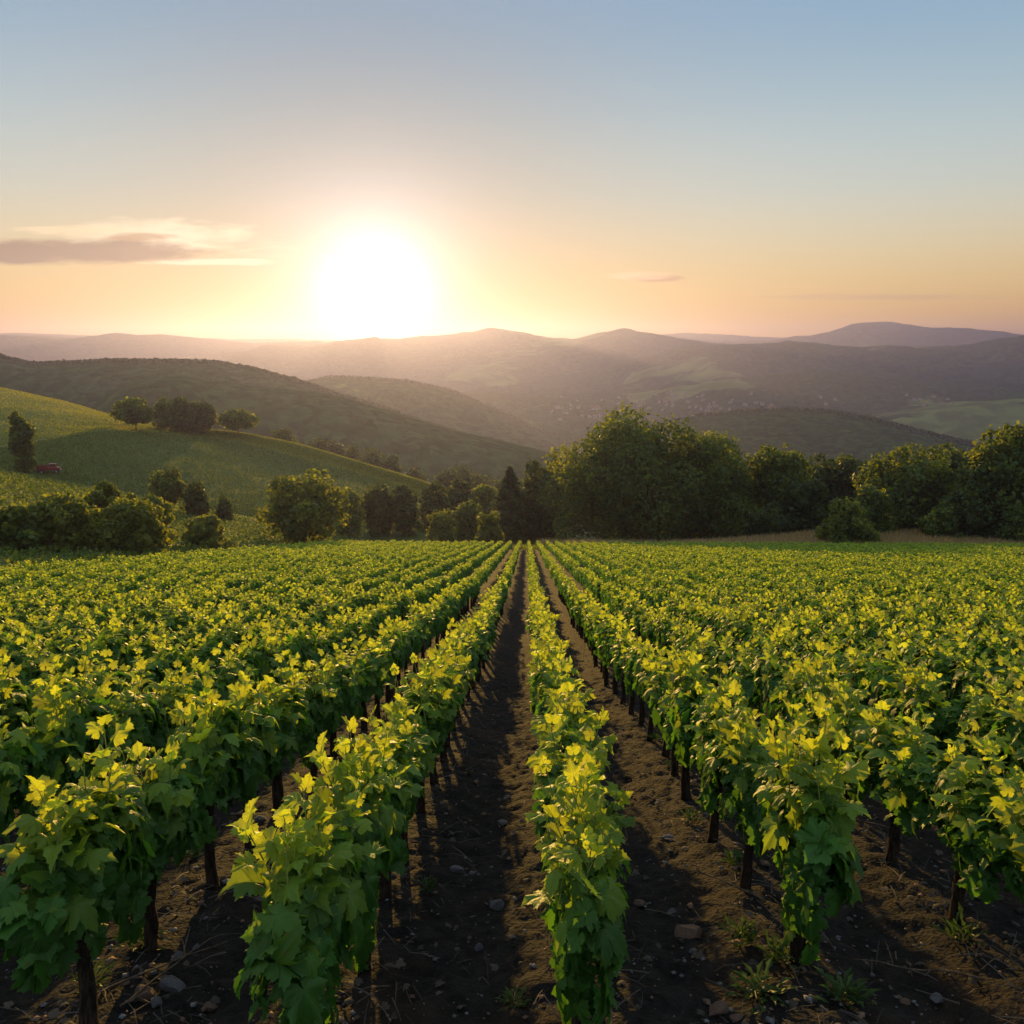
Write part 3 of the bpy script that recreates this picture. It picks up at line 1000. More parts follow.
# where every vine stands
FAR_END, WEST_X, EAST_X = 122.0, -28.2, 84.0
vr = random.Random(11)
START = {-2: [3.85, 4.70, 5.65, 6.44, 7.46, 8.45, 9.3], -1: [3.62, 4.55, 5.5], 0: [3.78, 4.7], 1: [4.64, 5.67, 6.72, 7.98, 8.9, 9.8, 10.75], 2: [4.35, 5.24, 6.27, 7.23, 8.0, 8.75]}
tan_l = math.tan(math.atan(512 / F) + YAW)
tan_r = math.tan(math.atan(512 / F) - YAW)
VINES = []
for n_ in range(int((WEST_X - ROW_X0) / ROW_DX), int((EAST_X - ROW_X0) / ROW_DX) + 1):
    x = ROW_X0 + ROW_DX * n_
    ys = list(START.get(n_, []))
    yv = (ys[-1] + 0.94) if ys else 4.4 + vr.uniform(-0.25, 0.25)
    while yv < FAR_END:
        ys.append(yv)
        yv += 0.94 + vr.uniform(-0.07, 0.07)
    for yv in ys:
        lim_l, lim_r = -tan_l * yv - 4.0, tan_r * yv + 4.0
        if x < lim_l or x > lim_r:
            continue
        inside = (-tan_l * yv - 0.6 < x < tan_r * yv + 0.6)
        VINES.append((n_, x + vr.uniform(-0.04, 0.04) + 0.05 * math.sin(yv * 0.55 + n_ * 2.3) * (yv > 8), yv, inside))

ORD = ["zeroth", "first", "second", "third", "fourth", "fifth", "sixth", "seventh", "eighth", "ninth", "tenth", "eleventh", "twelfth", "thirteenth", "fourteenth", "fifteenth", "sixteenth",
       "seventeenth", "eighteenth", "nineteenth", "twentieth"] + ["twenty-" + w for w in ("first", "second", "third", "fourth", "fifth", "sixth", "seventh", "eighth", "ninth")] + ["thirtieth"]


def row_name(n_):
    if n_ == 0:
        return "middle row"
    return f"{ORD[abs(n_)]} row {'left' if n_ < 0 else 'right'} of the middle row"


cand = sorted([v for v in VINES if v[3]], key=lambda v: math.hypot(v[1], v[2]))
CHOSEN = set(cand[:300])
by_row = {}
for v in sorted(CHOSEN, key=lambda v: v[2]):
    by_row.setdefault(v[0], []).append(v)
for n_, row in by_row.items():
    for i, v in enumerate(row):
        _, x, yv, _ = v
        z = fine_ground(x, yv)
        lab = f"grapevine, {ORD[i + 1]} from the near end of the {row_name(n_)}"
        t = thing("grapevine", (x, yv, z - 0.01), lab, "grapevine", "grapevines in rows on the slope", vr.choice((0.0, math.pi)) + vr.uniform(-0.12, 0.12))
        sc = vr.uniform(0.90, 1.12)
        t.scale = (vr.uniform(0.74, 0.98), 1.0, sc)
        obj("trunk", vr.choice(TRUNKS), t)
        if math.hypot(x, yv) < 9.5:
            first = yv < 4.7 and abs(n_) <= 1
            k = 6 + (abs(n_) + (n_ > 0)) % 3 if first else vr.randrange(6)
            fol, shs = NEAR_VINES[k]
            obj("foliage", fol, t)
            for s_ in shs:
                obj("shoot", s_, t)
        else:
            obj("foliage", vr.choice(MID_VINES), t)

# the rest of the vineyard, past the three hundred nearest: one mass
r_ = np.random.default_rng(300)
rest = [v for v in VINES if v not in CHOSEN]
RX = np.array([v[1] for v in rest])
RY = np.array([v[2] for v in rest])
RZ = ground_z(RX, RY)
dist_ = np.hypot(RX, RY)


def mass(sel, n_h, n_s, lsc, shs, templates):
    """leaves of the vines SEL in one go"""
    X, Y, Z = RX[sel], RY[sel], RZ[sel]
    nv_ = len(X)
    pos, tip, nrm, size, tint = hedge_leaves(r_, n_h * nv_, lsc)
    own = np.repeat(np.arange(nv_), n_h)
    hz_ = r_.uniform(0.88, 1.12, nv_)
    wob = r_.normal(0, 0.03, nv_)
    tint = np.clip((pos[:, 2] - 0.98) * 2.0 + r_.normal(0.05, 0.12, len(tint)), 0, 0.7)  # yellower tops, darker sides: young growth plus row shading put into the tint
    pos[:, 0] *= 0.68
    pos[:, 2] *= hz_[own]
    pos = pos + np.stack([X[own] + wob[own], Y[own], Z[own]], 1)
    # young tips
    ns_ = n_s * nv_
    o2 = np.repeat(np.arange(nv_), n_s)
    cl = np.repeat(np.clip(r_.normal(0, 0.2, (nv_, max(1, n_s // 5))), -0.45, 0.45), 5, axis=1)[:, :n_s].ravel()
    if len(cl) < ns_:
        cl = np.resize(cl, ns_)
    h = r_.uniform(0, 1, ns_)
    p2 = np.stack([r_.normal(0, 0.055, ns_) + r_.normal(0, 0.05, ns_) * h, cl + r_.normal(0, 0.07, ns_), 0.97 + h * 0.27], 1)
    p2[:, 2] *= hz_[o2]
    p2 = p2 + np.stack([X[o2] + wob[o2], Y[o2], Z[o2]], 1)
    az = r_.uniform(0, 6.28, ns_)
    t2 = np.stack([np.cos(az), np.sin(az), r_.uniform(-0.2, 0.9, ns_)], 1)
    n2 = r_.normal(0, 0.5, (ns_, 3)) + [0, 0, 0.8]
    s2 = shs * (1 - 0.5 * h) * r_.uniform(0.8, 1.2, ns_)
    ti2 = np.clip(0.32 + 0.62 * h + r_.normal(0, 0.1, ns_), 0, 1)
    return leaves_mesh_arrays(templates, np.concatenate([pos, p2]), np.concatenate([tip, t2]), np.concatenate([nrm, n2]), np.concatenate([size, s2]), np.concatenate([tint, ti2]), r_)


chunks = [mass(dist_ < 14, 150, 60, 1.1, 0.14, LEAVES_MID), mass((dist_ >= 14) & (dist_ < 36), 140, 55, 1.15, 0.14, LEAVES_LO), mass((dist_ >= 36) & (dist_ < 62), 85, 30, 1.3, 0.17, LEAVES_KITE), mass(dist_ >= 62, 50, 18, 1.55, 0.21, LEAVES_KITE)]
# trunks of the nearer ones
tk = [np.array([(x, y, z - 0.05), (x, y, z + 0.4), (x, y, z + 0.85)]) for x, y, z in zip(RX[dist_ < 40], RY[dist_ < 40], RZ[dist_ < 40])]
SV, SQ = stems_arrays(tk, [0.055] * len(tk), 5)
Vall, faces, uvall, tall, b_ = [], [], [], [], 0
for V, Q, T, u_, t_ in chunks:
    if len(Q):
        faces.append(Q + b_)
    faces.append(T + b_)
    Vall.append(V)
    uvall.append(u_)
    tall.append(t_)
    b_ += len(V)
nlf = sum(len(f) for f in faces)
faces.append(SQ + b_)
Vall.append(SV)
uvall.append(np.zeros((len(SV), 3)))
tall.append(np.zeros(len(SV)))
me = mesh_np("vineyard_vines", np.concatenate(Vall), faces, [M_LEAF_FAR, M_BARK], {"tint": np.concatenate(tall), "leafuv": np.concatenate(uvall)}, smooth=False,
             midx=np.concatenate([np.zeros(nlf, np.int32), np.ones(len(SQ), np.int32)]))
tag(obj("vineyard_vines", me), "sunlit mass of grapevines in rows down the far slope", "vineyard", kind="stuff")
print("VINES", len(VINES), len(cand), "rest verts", len(me.vertices), max(math.hypot(v[1], v[2]) for v in CHOSEN))

# ------------------------------------------------------------------ trees, bushes
def crown_material(name, a, b, ta, tb, trans=0.4):
    return leaf_material(name, a, b, ta, tb, False, trans, 0.6)


M_OAK = crown_material("oak_leaves", (0.032, 0.066, 0.011), (0.070, 0.110, 0.018), (0.15, 0.20, 0.012), (0.52, 0.52, 0.026))
M_DARK = crown_material("dark_leaves", (0.018, 0.040, 0.009), (0.042, 0.074, 0.014), (0.065, 0.095, 0.008), (0.24, 0.27, 0.016))
M_BUSH = crown_material("bush_leaves", (0.048, 0.075, 0.011), (0.105, 0.125, 0.018), (0.20, 0.24, 0.014), (0.60, 0.58, 0.030))
M_WOODS = crown_material("forest_leaves", (0.022, 0.042, 0.017), (0.046, 0.074, 0.026), (0.02, 0.03, 0.01), (0.03, 0.04, 0.012), 0.05)
M_CROP = crown_material("crop_leaves", (0.045, 0.085, 0.014), (0.10, 0.13, 0.018), (0.09, 0.15, 0.012), (0.40, 0.40, 0.022))
M_TBARK = bark_material("tree_bark", (0.020, 0.014, 0.010), (0.070, 0.052, 0.038), 3.0, 0.08)
CLUMP = []
for i in range(3):
    q_ = np.random.default_rng(i)
    CLUMP.append((np.array([(0, -0.45, 0), (0.5, -0.12, 0.1), (0.30, 0.50, -0.05), (-0.28, 0.46, 0.12), (-0.5, -0.05, -0.06)]) + q_.normal(0, 0.09, (5, 3)), np.zeros((0, 4), int), np.array([(0, 1, 2), (0, 2, 3), (0, 3, 4)])))


def crown_mesh(seed, w, h, n, clump, kind="round", mat=None, name="crown"):
    """w width, h height of the crown, base of the crown at z=0"""
    q = np.random.default_rng(seed)
    P, Nn, tint = [], [], []
    if kind == "conifer":
        t = q.random(n) ** 0.75
        tier = np.floor((1 - t) * 13)
        z = h * (1 - t) + 0.0
        fr = ((1 - t) * 13) % 1.0
        ang = q.uniform(0, 6.283, n)
        arm = 0.75 + 0.3 * np.sin(ang * 5 + tier * 2.1) + 0.12 * q.normal(0, 1, n)
        rad = w / 2 * t ** 0.85 * arm * (1.0 - 0.35 * fr) * np.sqrt(q.uniform(0.25, 1, n))
        pos = np.stack([rad * np.cos(ang), rad * np.sin(ang), z - 0.12 * rad], 1)
        nr = np.stack([np.cos(ang) * 0.5, np.sin(ang) * 0.5, np.ones(n)], 1) + q.normal(0, 0.35, (n, 3))
        tip = np.stack([np.cos(ang), np.sin(ang), np.full(n, -0.35)], 1) + q.normal(0, 0.2, (n, 3))
        tn = q.random(n) * 0.6
        size = clump * q.uniform(0.7, 1.3, n)
    else:
        nl = {"round": 64, "bush": 36, "tall": 46, "loose": 34}[kind]
        cs, rs = [], []
        g_ = math.pi * (3 - math.sqrt(5))
        for k in range(nl):
            zf = 1 - 2 * (k + 0.5) / nl
            zf = zf * 0.97 + q.normal(0, 0.06)
            zf = max(-1, min(1, zf))
            ca_ = math.sqrt(max(0.0, 1 - zf * zf))
            fa = g_ * k + q.normal(0, 0.25)
            if kind == "bush":
                zf = abs(zf) * 1.15 - 0.15
                ca_ = math.sqrt(max(0.0, 1 - max(zf, 0) ** 2))
            elif kind != "loose":
                ca_ = ca_ ** (0.85 if zf < 0 else 1.0) * (1 - 0.22 * max(zf, 0))      # broad below, domed above
            rr = q.uniform(0.45, 1.06)
            rad_ = q.choice([0.10, 0.12, 0.145, 0.17, 0.20]) * q.uniform(0.9, 1.1) * (w + h) / 2 * (0.8 if kind == "tall" else 1.0)
            rad_ = min(rad_, 0.46 * w)
            sx = max(0.1, (w / 2 - rad_ * 0.55)) * rr / 0.8
            sz = max(0.1, (h / 2 - rad_ * 0.5)) * rr / 0.8
            c = np.array([math.cos(fa) * ca_ * sx, math.sin(fa) * ca_ * sx, (h * 0.5 + zf * sz) if kind != "bush" else h * 0.12 + zf * h * 0.72 * rr / 0.8])
            c[2] = max(c[2], rad_ * 0.55)
            cs.append(c)
            rs.append(rad_)
        for zc in (0.3, 0.5, 0.68):
            cs.append(np.array([0, 0, h * zc]))
            rs.append(min(w, h) * (0.33 if kind != "loose" else 0.15))
        cs, rs = np.array(cs), np.array(rs)
        pick = q.choice(len(cs), n, p=rs ** 2 / np.sum(rs ** 2))
        d = norm(q.normal(0, 1, (n, 3)))
        rad = rs[pick] * (q.uniform(0.5, 1.0, n) ** 0.5) * (1 + 0.09 * q.normal(0, 1, n))
        # lumpy lobes
        rad *= 1 + 0.18 * np.sin(d[:, 0] * 7 + pick) * np.sin(d[:, 2] * 6 + pick * 2)
        pos = cs[pick] + d * rad[:, None]
        keep = pos[:, 2] > 0.0
        pos[~keep, 2] *= -0.3
        nr = d + q.normal(0, 0.42, (n, 3)) + [0, 0, 0.3]
        tip = q.normal(0, 1, (n, 3)) + [0, 0, -0.4]
        lobe_t = q.uniform(0, 1, len(cs)) ** 1.5 * 0.9
        tn = np.clip(lobe_t[pick] + 0.25 * q.normal(0, 1, n), 0, 1)
        size = clump * q.uniform(0.6, 1.4, n)
    # the crown fills its measured height and width
    fz = h / max(np.percentile(pos[:, 2], 99.6), 0.1)
    fw = w / max(np.percentile(pos[:, 0], 99.0) - np.percentile(pos[:, 0], 1.0), 0.1)
    pos = pos * [fw, fw, fz]
    if kind != "conifer":
        cs = cs * [fw, fw, fz]
    V, Q, T, uv_, t_ = leaves_mesh_arrays(CLUMP, pos, tip, nr, size, tn, q)
    return mesh_np(name, V, [Q, T], [mat], {"tint": t_, "leafuv": uv_}), (None if kind == "conifer" else cs)


def tree_trunk(seed, h_total, h_crown0, r0, lobes, spread=1.0):
    q = random.Random(seed)
    random.seed(seed)
    mb = MB()
    top = Vector((q.uniform(-0.03, 0.03) * h_total, q.uniform(-0.03, 0.03) * h_total, h_total * 0.72))
    n = 6
    pts = [Vector((0, 0, -0.6)).lerp(top, i / n) + Vector((q.uniform(-1, 1), q.uniform(-1, 1), 0)) * r0 * 0.35 * (0 < i) for i in range(n + 1)]
    mb.tube(pts, [r0 * (1.35 if i == 0 else 1 - 0.75 * i / n) for i in range(n + 1)], 9, wob=0.08)
    if lobes is not None:
        for c in lobes[:10]:
            a = q.uniform(0.25, 0.75)
            st = Vector((0, 0, -0.6)).lerp(top, a)
            en = Vector((c[0], c[1], c[2] + h_crown0)) * 0.98
            if en.z < st.z:
                st = Vector((0, 0, -0.6)).lerp(top, max(0.15, 0.5 * en.z / max(h_total, 0.1)))
            mid = st.lerp(en, 0.5) + Vector((0, 0, 0.05 * h_total))
            mb.tube([st, mid, en], [r0 * 0.42, r0 * 0.26, r0 * 0.08], 6, wob=0.1)
    return mb.mesh("trunk", [M_TBARK], smooth=True)


def surf(x, y):
    z = gz(x, y)
    for hname in HILLS:
        p = drop_on(hname, x, y)
        if p is not None and p.z > z:
            z = p.z
    return z


def first_hit(px, py, d0=60, d1=9000):
    """first ground met by the line of sight"""
    d = d0
    while d < d1:
        p = at(px, py, d)
        if p.z < surf(p.x, p.y):
            return p
        d *= 1.012
    return None


TREE_CACHE = {}
n_tree = [0]


def plant(name, label, cat, group, px, top, wpx, D, kind, mat, n=3500, clump=0.5, low=0.12, base=None, unique=False):
    """a tree whose middle is seen at column px, D metres off; top: image height of its top; wpx: its width in the picture"""
    p = at(px, top + 14, D)
    x, y = p.x, p.y
    z = surf(x, y) - 0.15
    ztop = at(px, top, D).z
    h = max((ztop - z), 1.0)
    w = wpx / F * D * (1.0 if wpx > 60 else 0.94)
    key = None
    n_tree[0] += 1
    seed = 1000 + n_tree[0] * 7
    t = thing(name, (x, y, z), label, cat, group, random.uniform(0, 6.28) if not unique else 0.0)
    cr_h = h * (1 - low)
    me, lobes = crown_mesh(seed, w, cr_h, n if n > 8500 else int(n * 1.7), clump * 1.05, kind, mat)
    c = obj("crown", me, t)
    c.location = (0, 0, h * low)
    tr = obj("trunk", tree_trunk(seed, h, h * low, max(0.05, 0.022 * h), lobes), t)
    return t


# the belt of trees below the vineyard
GB = "trees and bushes in the belt below the vines"
plant("conifer", "dark pointed conifer, a single one at the end of the vine rows", "tree", GB, 510, 468, 50, 168, "conifer", M_DARK, 9000, 0.6, 0.0)
plant("broadleaf_tree", "dark dense tree between the pointed conifer and the big oak", "tree", GB, 546, 463, 62, 174, "round", M_DARK, 5200, 0.6, 0.03)
plant("oak_tree", "biggest round oak, sunlit on its side toward the conifer", "tree", GB, 628, 417, 142, 158, "round", M_OAK, 42000, 0.46, 0.0)
plant("oak_tree", "slightly lower broad oak merging into the side of the biggest oak", "tree", GB, 704, 436, 106, 164, "round", M_OAK, 32000, 0.46, 0.0)
plant("broadleaf_tree", "olive green tree just past the two big joined oaks", "tree", GB, 779, 449, 64, 166, "round", M_OAK, 5600, 0.55, 0.04)
plant("broadleaf_tree", "dark low tree at the foot of the olive green tree by the oaks", "tree", GB, 800, 482, 48, 160, "bush", M_DARK, 3200, 0.5, 0.02)
plant("broadleaf_tree", "dark tree in the shaded gap, nearer the oaks", "tree", GB, 822, 459, 54, 186, "round", M_DARK, 4200, 0.6, 0.04)
plant("broadleaf_tree", "dark tree in the middle of the shaded gap between oaks and thick tree", "tree", GB, 850, 458, 50, 190, "round", M_DARK, 4200, 0.6, 0.04)
plant("broadleaf_tree", "dark tree in the shaded gap, close behind the thick olive tree", "tree", GB, 878, 462, 48, 184, "round", M_DARK, 4200, 0.6, 0.04)
plant("broadleaf_tree", "thick wide olive tree behind the dry grass and the low bright bush", "tree", GB, 913, 449, 82, 164, "round", M_OAK, 8200, 0.52, 0.03)
plant("broadleaf_tree", "dark crown squeezed between the thick olive tree and the tall edge tree", "tree", GB, 956, 449, 56, 172, "round", M_DARK, 4600, 0.55, 0.03)
plant("broadleaf_tree", "tall olive tree at the picture's edge above the dry grass", "tree", GB, 1004, 428, 74, 158, "round", M_OAK, 8200, 0.52, 0.03)
plant("broadleaf_tree", "tree cut off by the picture's edge beside the tall olive tree", "tree", GB, 1056, 436, 80, 164, "round", M_OAK, 6000, 0.55, 0.03)
plant("bush", "bright round bush standing alone against the edge of the vines", "bush", GB, 846, 501, 52, 137, "bush", M_BUSH, 4200, 0.36, 0.0)
plant("bush", "olive bush behind the bright lone bush, at the thick tree's foot", "bush", GB, 872, 487, 46, 152, "bush", M_OAK, 3200, 0.42, 0.0)
plant("bush", "small rusty bush in the dry grass under the thick olive tree", "bush", GB, 943, 503, 34, 150, "bush", M_OAK, 2200, 0.38, 0.0)
plant("bush", "dark spreading bush in the dry grass below the tall edge tree", "bush", GB, 976, 494, 58, 153, "bush", M_DARK, 3400, 0.42, 0.0)
plant("bush", "small bush at the picture's edge in front of the tall olive tree", "bush", GB, 1020, 503, 36, 150, "bush", M_OAK, 2200, 0.4, 0.0)
plant("bush", "low dark bush under the lower broad oak", "bush", GB, 768, 505, 40, 154, "bush", M_DARK, 2200, 0.42, 0.0)
# the hollow west of the conifer
GH = "trees and bushes in the hollow west of the conifer"
plant("bush", "round yellow green bush touching the pointed conifer's side", "bush", GH, 489, 512, 34, 146, "bush", M_BUSH, 2600, 0.36, 0.0)
plant("bush", "round bush at the end of the grassy slope, next but one to the conifer", "bush", GH, 441, 511, 36, 156, "bush", M_BUSH, 2400, 0.36, 0.0)
plant("broadleaf_tree", "low dark tree between the two round yellow green bushes", "tree", GH, 468, 503, 36, 170, "bush", M_OAK, 2400, 0.45, 0.0)
plant("broadleaf_tree", "upright dark tree behind the round bush on the grassy slope's end", "tree", GH, 436, 484, 30, 186, "tall", M_DARK, 3000, 0.5, 0.03)
plant("broadleaf_tree", "upright tree in the hollow, taller neighbour of the dark upright tree", "tree", GH, 459, 480, 34, 196, "tall", M_DARK, 3000, 0.5, 0.03)
plant("broadleaf_tree", "dark tree filling the hollow just before the conifer", "tree", GH, 486, 486, 34, 205, "round", M_OAK, 3000, 0.5, 0.03)
plant("broadleaf_tree", "dark round tree of the pair on the meadow's lower edge, nearer the hollow", "tree", GH, 404, 487, 30, 178, "round", M_DARK, 3000, 0.5, 0.03)
plant("broadleaf_tree", "dark round tree of the pair on the meadow's lower edge, nearer the lone tree", "tree", GH, 378, 485, 34, 178, "round", M_DARK, 3000, 0.5, 0.03)
plant("broadleaf_tree", "small brownish tree right behind the airy lone tree", "tree", GH, 347, 490, 30, 172, "round", M_OAK, 2600, 0.48, 0.03)
# the slope west of the vineyard
GW = "trees and bushes on the slope west of the vines"
plant("broadleaf_tree", "airy yellow green lone tree with a short trunk above the vine rows", "tree", GW, 302, 474, 68, 126, "round", M_BUSH, 4600, 0.42, 0.12)
plant("bush", "dark bush cut by the picture's edge at the vineyard's border", "bush", GW, 4, 508, 56, 86, "bush", M_OAK, 3400, 0.34, 0.0)
plant("bush", "wide dark bush in the thicket, nearest the picture's edge", "bush", GW, 54, 498, 66, 89, "round", M_BUSH, 4600, 0.32, 0.0)
plant("bush", "tallest bush of the thicket, with a pointed sunlit top", "bush", GW, 106, 484, 50, 97, "loose", M_BUSH, 3600, 0.34, 0.02)
plant("bush", "broad bush at the front of the thicket, yellow along its rim", "bush", GW, 131, 502, 60, 88, "round", M_BUSH, 4200, 0.32, 0.0)
plant("bush", "rounded dark bush behind the thicket, toward the meadow", "bush", GW, 152, 497, 32, 112, "round", M_OAK, 2200, 0.36, 0.0)
plant("bush", "small dark bush standing apart between thicket and lone tree", "bush", GW, 203, 516, 40, 100, "bush", M_BUSH, 2400, 0.3, 0.0)
plant("broadleaf_tree", "small tree on the slope's crest with a dark crown on a thin trunk", "tree", GW, 168, 470, 30, 152, "round", M_OAK, 2200, 0.4, 0.22)
plant("bush", "small dark round bush beside the small tree on the slope's crest", "bush", GW, 196, 482, 26, 150, "bush", M_DARK, 1600, 0.36, 0.0)
plant("bush", "tiny low bush on the slope's crest past the round one", "bush", GW, 224, 496, 18, 152, "bush", M_DARK, 800, 0.34, 0.0)


def on_meadow(name, label, px, base, top, wpx, kind, mat, n, clump, low, cat="tree"):
    p = on_hill("meadow_hill", px, base)
    if p is None:
        p = at(px, base, 300)
    D = math.hypot(p.x, p.y)
    return plant(name, label, cat, "trees on the meadow hill", px, top, wpx, D, kind, mat, n, clump, low)


on_meadow("broadleaf_tree", "slender upright tree beside the red truck on the meadow", 20, 474, 413, 19, "tall", M_OAK, 3600, 0.5, 0.06)
on_meadow("broadleaf_tree", "round tree on the meadow's top with a forked trunk, apart from the clump", 135, 430, 399, 36, "round", M_OAK, 3200, 0.6, 0.26)
on_meadow("broadleaf_tree", "thinner tree at the near side of the clump on the meadow's top", 164, 430, 399, 20, "tall", M_OAK, 2200, 0.6, 0.08)
on_meadow("broadleaf_tree", "dark middle tree of the clump on the meadow's top", 181, 432, 398, 32, "round", M_DARK, 3000, 0.6, 0.06)
on_meadow("broadleaf_tree", "dark end tree of the clump, toward the lone round tree", 200, 433, 403, 28, "round", M_DARK, 3000, 0.6, 0.06)
on_meadow("broadleaf_tree", "lone round tree on the meadow's shoulder past the clump", 238, 434, 410, 34, "round", M_OAK, 3000, 0.6, 0.26)
# copse behind the meadow
GC = "hazy trees of the copse behind the meadow hill"
COPSE = [(283, 430, 28, 350, "bush"), (318, 438, 26, 380, "round"), (334, 442, 24, 390, "round"), (352, 446, 24, 385, "round"), (372, 449, 30, 372, "round"), (390, 457, 22, 355, "tall"),
         (416, 468, 26, 345, "bush"), (447, 470, 30, 335, "round"), (462, 466, 26, 350, "round"), (480, 474, 30, 345, "round"), (500, 480, 26, 350, "round")]
LC = ["low bush peeping over the meadow's edge, apart from the copse", "first tree of the copse behind the meadow, nearest the lone round tree", "second tree of the copse down the meadow's back edge", "third tree of the copse down the meadow's back edge",
      "widest tree of the copse behind the meadow, fourth down the edge", "dark upright tree ending the upper copse behind the meadow", "low round bush in the gap below the upper copse", "hazy tree of the lower copse, farthest from the conifer",
      "tallest hazy tree of the lower copse behind the hollow", "hazy tree of the lower copse over the low dark tree", "hazy tree of the lower copse next to the conifer's tip"]
for (a, b, c, d, k), lab in zip(COPSE, LC):
    plant("bush" if k == "bush" else "broadleaf_tree", lab, "bush" if k == "bush" else "tree", GC, a, b, c, d, k, M_DARK if a != 390 else M_DARK, 1700, 0.8, 0.03)


# ------------------------------------------------------------------ woods on the hills: too many to count
def woods(name, label, regions, crown, n_faces, mat, seed):
    q = np.random.default_rng(seed)
    P = []
    S = []
    for hn, cnt, ulo, uhi, tlo, thi, thin in regions:
        Hh = HILLS[hn]
        X, Y, Z = Hh["X"], Hh["Y"], Hh["Z"]
        u = q.uniform(ulo, uhi, cnt)
        t = q.uniform(tlo, thi, cnt)
        fi = np.interp(u, Hh["u"], np.arange(len(Hh["u"])))
        fj = np.interp(t, Hh["t"], np.arange(len(Hh["t"])))
        i0, j0 = fi.astype(int), fj.astype(int)
        i0 = np.minimum(i0, X.shape[0] - 2)
        j0 = np.minimum(j0, X.shape[1] - 2)
        a, b = fi - i0, fj - j0

        def lerp(A):
            return (A[i0, j0] * (1 - a) * (1 - b) + A[i0 + 1, j0] * a * (1 - b) + A[i0, j0 + 1] * (1 - a) * b + A[i0 + 1, j0 + 1] * a * b)
        p = np.stack([lerp(X), lerp(Y), lerp(Z)], 1)
        if thin:
            f = fbm(p[:, 0], p[:, 1], thin, 3, seed)
            p = p[f < 0.22]
        P.append(p)
        S.append(q.uniform(0.75, 1.3, len(p)))
    P = np.concatenate(P)
    S = np.concatenate(S)
    m = len(P)
    d = norm(q.normal(0, 1, (m * n_faces, 3)))
    d[:, 2] = np.abs(d[:, 2]) * 1.15
    own = np.repeat(np.arange(m), n_faces)
    pos = P[own] + d * (crown * 0.5 * S[own] * q.uniform(0.7, 1.05, len(own)))[:, None] * [1, 1, 1.1]
    tn = np.clip(np.repeat(q.uniform(0, 0.8, m), n_faces) + 0.2 * q.normal(0, 1, len(own)), 0, 1)
    V, Q, T, uv_, t_ = leaves_mesh_arrays(CLUMP, pos, q.normal(0, 1, d.shape), d + q.normal(0, 0.4, d.shape), crown * 0.55 * S[own], tn, q)
    me = mesh_np(name, V, [Q, T], [mat], {"tint": t_, "leafuv": uv_})
    tag(obj(name, me), label, "forest", kind="stuff")


woods("forest", "dark unbroken forest along the crests of the hazy hills behind the meadow", [
    ("wooded_ridge", 2000, -60, 400, -0.06, 0.08, 0), ("wooded_knoll", 1500, 560, 1060, -0.05, 0.09, 0), ("wooded_shoulder", 900, 270, 580, -0.05, 0.08, 0)],
    4.5, 10, M_WOODS, 5)


# ------------------------------------------------------------------ rows of the vineyard on the western slope, grass
q = np.random.default_rng(77)
GRASS_M = leaf_material("dry_grass", (0.30, 0.20, 0.08), (0.42, 0.30, 0.13), (0.32, 0.20, 0.07), (0.5, 0.34, 0.12), False, 0.35, 0.7)
GREEN_M = leaf_material("green_grass", (0.05, 0.085, 0.015), (0.11, 0.13, 0.02), (0.12, 0.16, 0.014), (0.52, 0.48, 0.03), False, 0.45, 0.6)
n_ = 60000
y_ = q.uniform(56, 166, n_)
k_ = np.floor(q.uniform(0, 62, n_))
x_ = -30.5 - k_ * 1.75 + q.normal(0, 0.26, n_)
ok = (x_ > -0.72 * y_ - 4) & (np.sqrt(np.abs(y_ - 56)) > 0)
x_, y_ = x_[ok], y_[ok]
z_ = ground_z(x_, y_) + q.uniform(0.05, 0.6, len(x_))
m_ = len(x_)
V, Q, T, u_, t_ = leaves_mesh_arrays(LEAVES_KITE, np.stack([x_, y_, z_], 1), q.normal(0, 1, (m_, 3)) + [0, 0, 0.3], q.normal(0, 0.7, (m_, 3)) + [0, 0, 0.6], q.uniform(0.22, 0.46, m_), np.clip(q.normal(0.25, 0.3, m_), 0, 1), q)
tag(obj("hillside_crop", mesh_np("hillside_crop", V, [Q, T], [M_CROP], {"tint": t_, "leafuv": u_})), "low green crop in rows on the slope west of the vineyard", "crop", kind="stuff")

BLADE = [(np.array([(-0.05, 0, 0), (0.05, 0, 0), (0.035, 0.6, 0.03), (0, 1.0, 0.12)]), np.zeros((0, 4), int), np.array([(0, 1, 2), (0, 2, 3)]))]


def grass(name, label, x, y, size, tint, mat):
    m = len(x)
    z = ground_z(x, y) - 0.02
    tip = q.normal(0, 0.28, (m, 3)) * [1, 1, 0] + [0, 0, 1]
    V, Q, T, u_, t_ = leaves_mesh_arrays(BLADE, np.stack([x, y, z], 1), tip, q.normal(0, 1, (m, 3)) * [1, 1, 0.1], size, tint, q)
    tag(obj(name, mesh_np(name, V, [Q, T], [mat], {"tint": t_, "leafuv": u_})), label, "grass", kind="stuff")


Hm = HILLS["meadow_hill"]
n_ = 190000
fu = q.uniform(0, Hm["X"].shape[0] - 1.01, n_)
fv = q.uniform(1.0 * 26, 3.25 * 26, n_)
i0, j0 = fu.astype(int), fv.astype(int)
fa_, fb_ = fu - i0, fv - j0


def on_grid(A):
    return A[i0, j0] * (1 - fa_) * (1 - fb_) + A[i0 + 1, j0] * fa_ * (1 - fb_) + A[i0, j0 + 1] * (1 - fa_) * fb_ + A[i0 + 1, j0 + 1] * fa_ * fb_


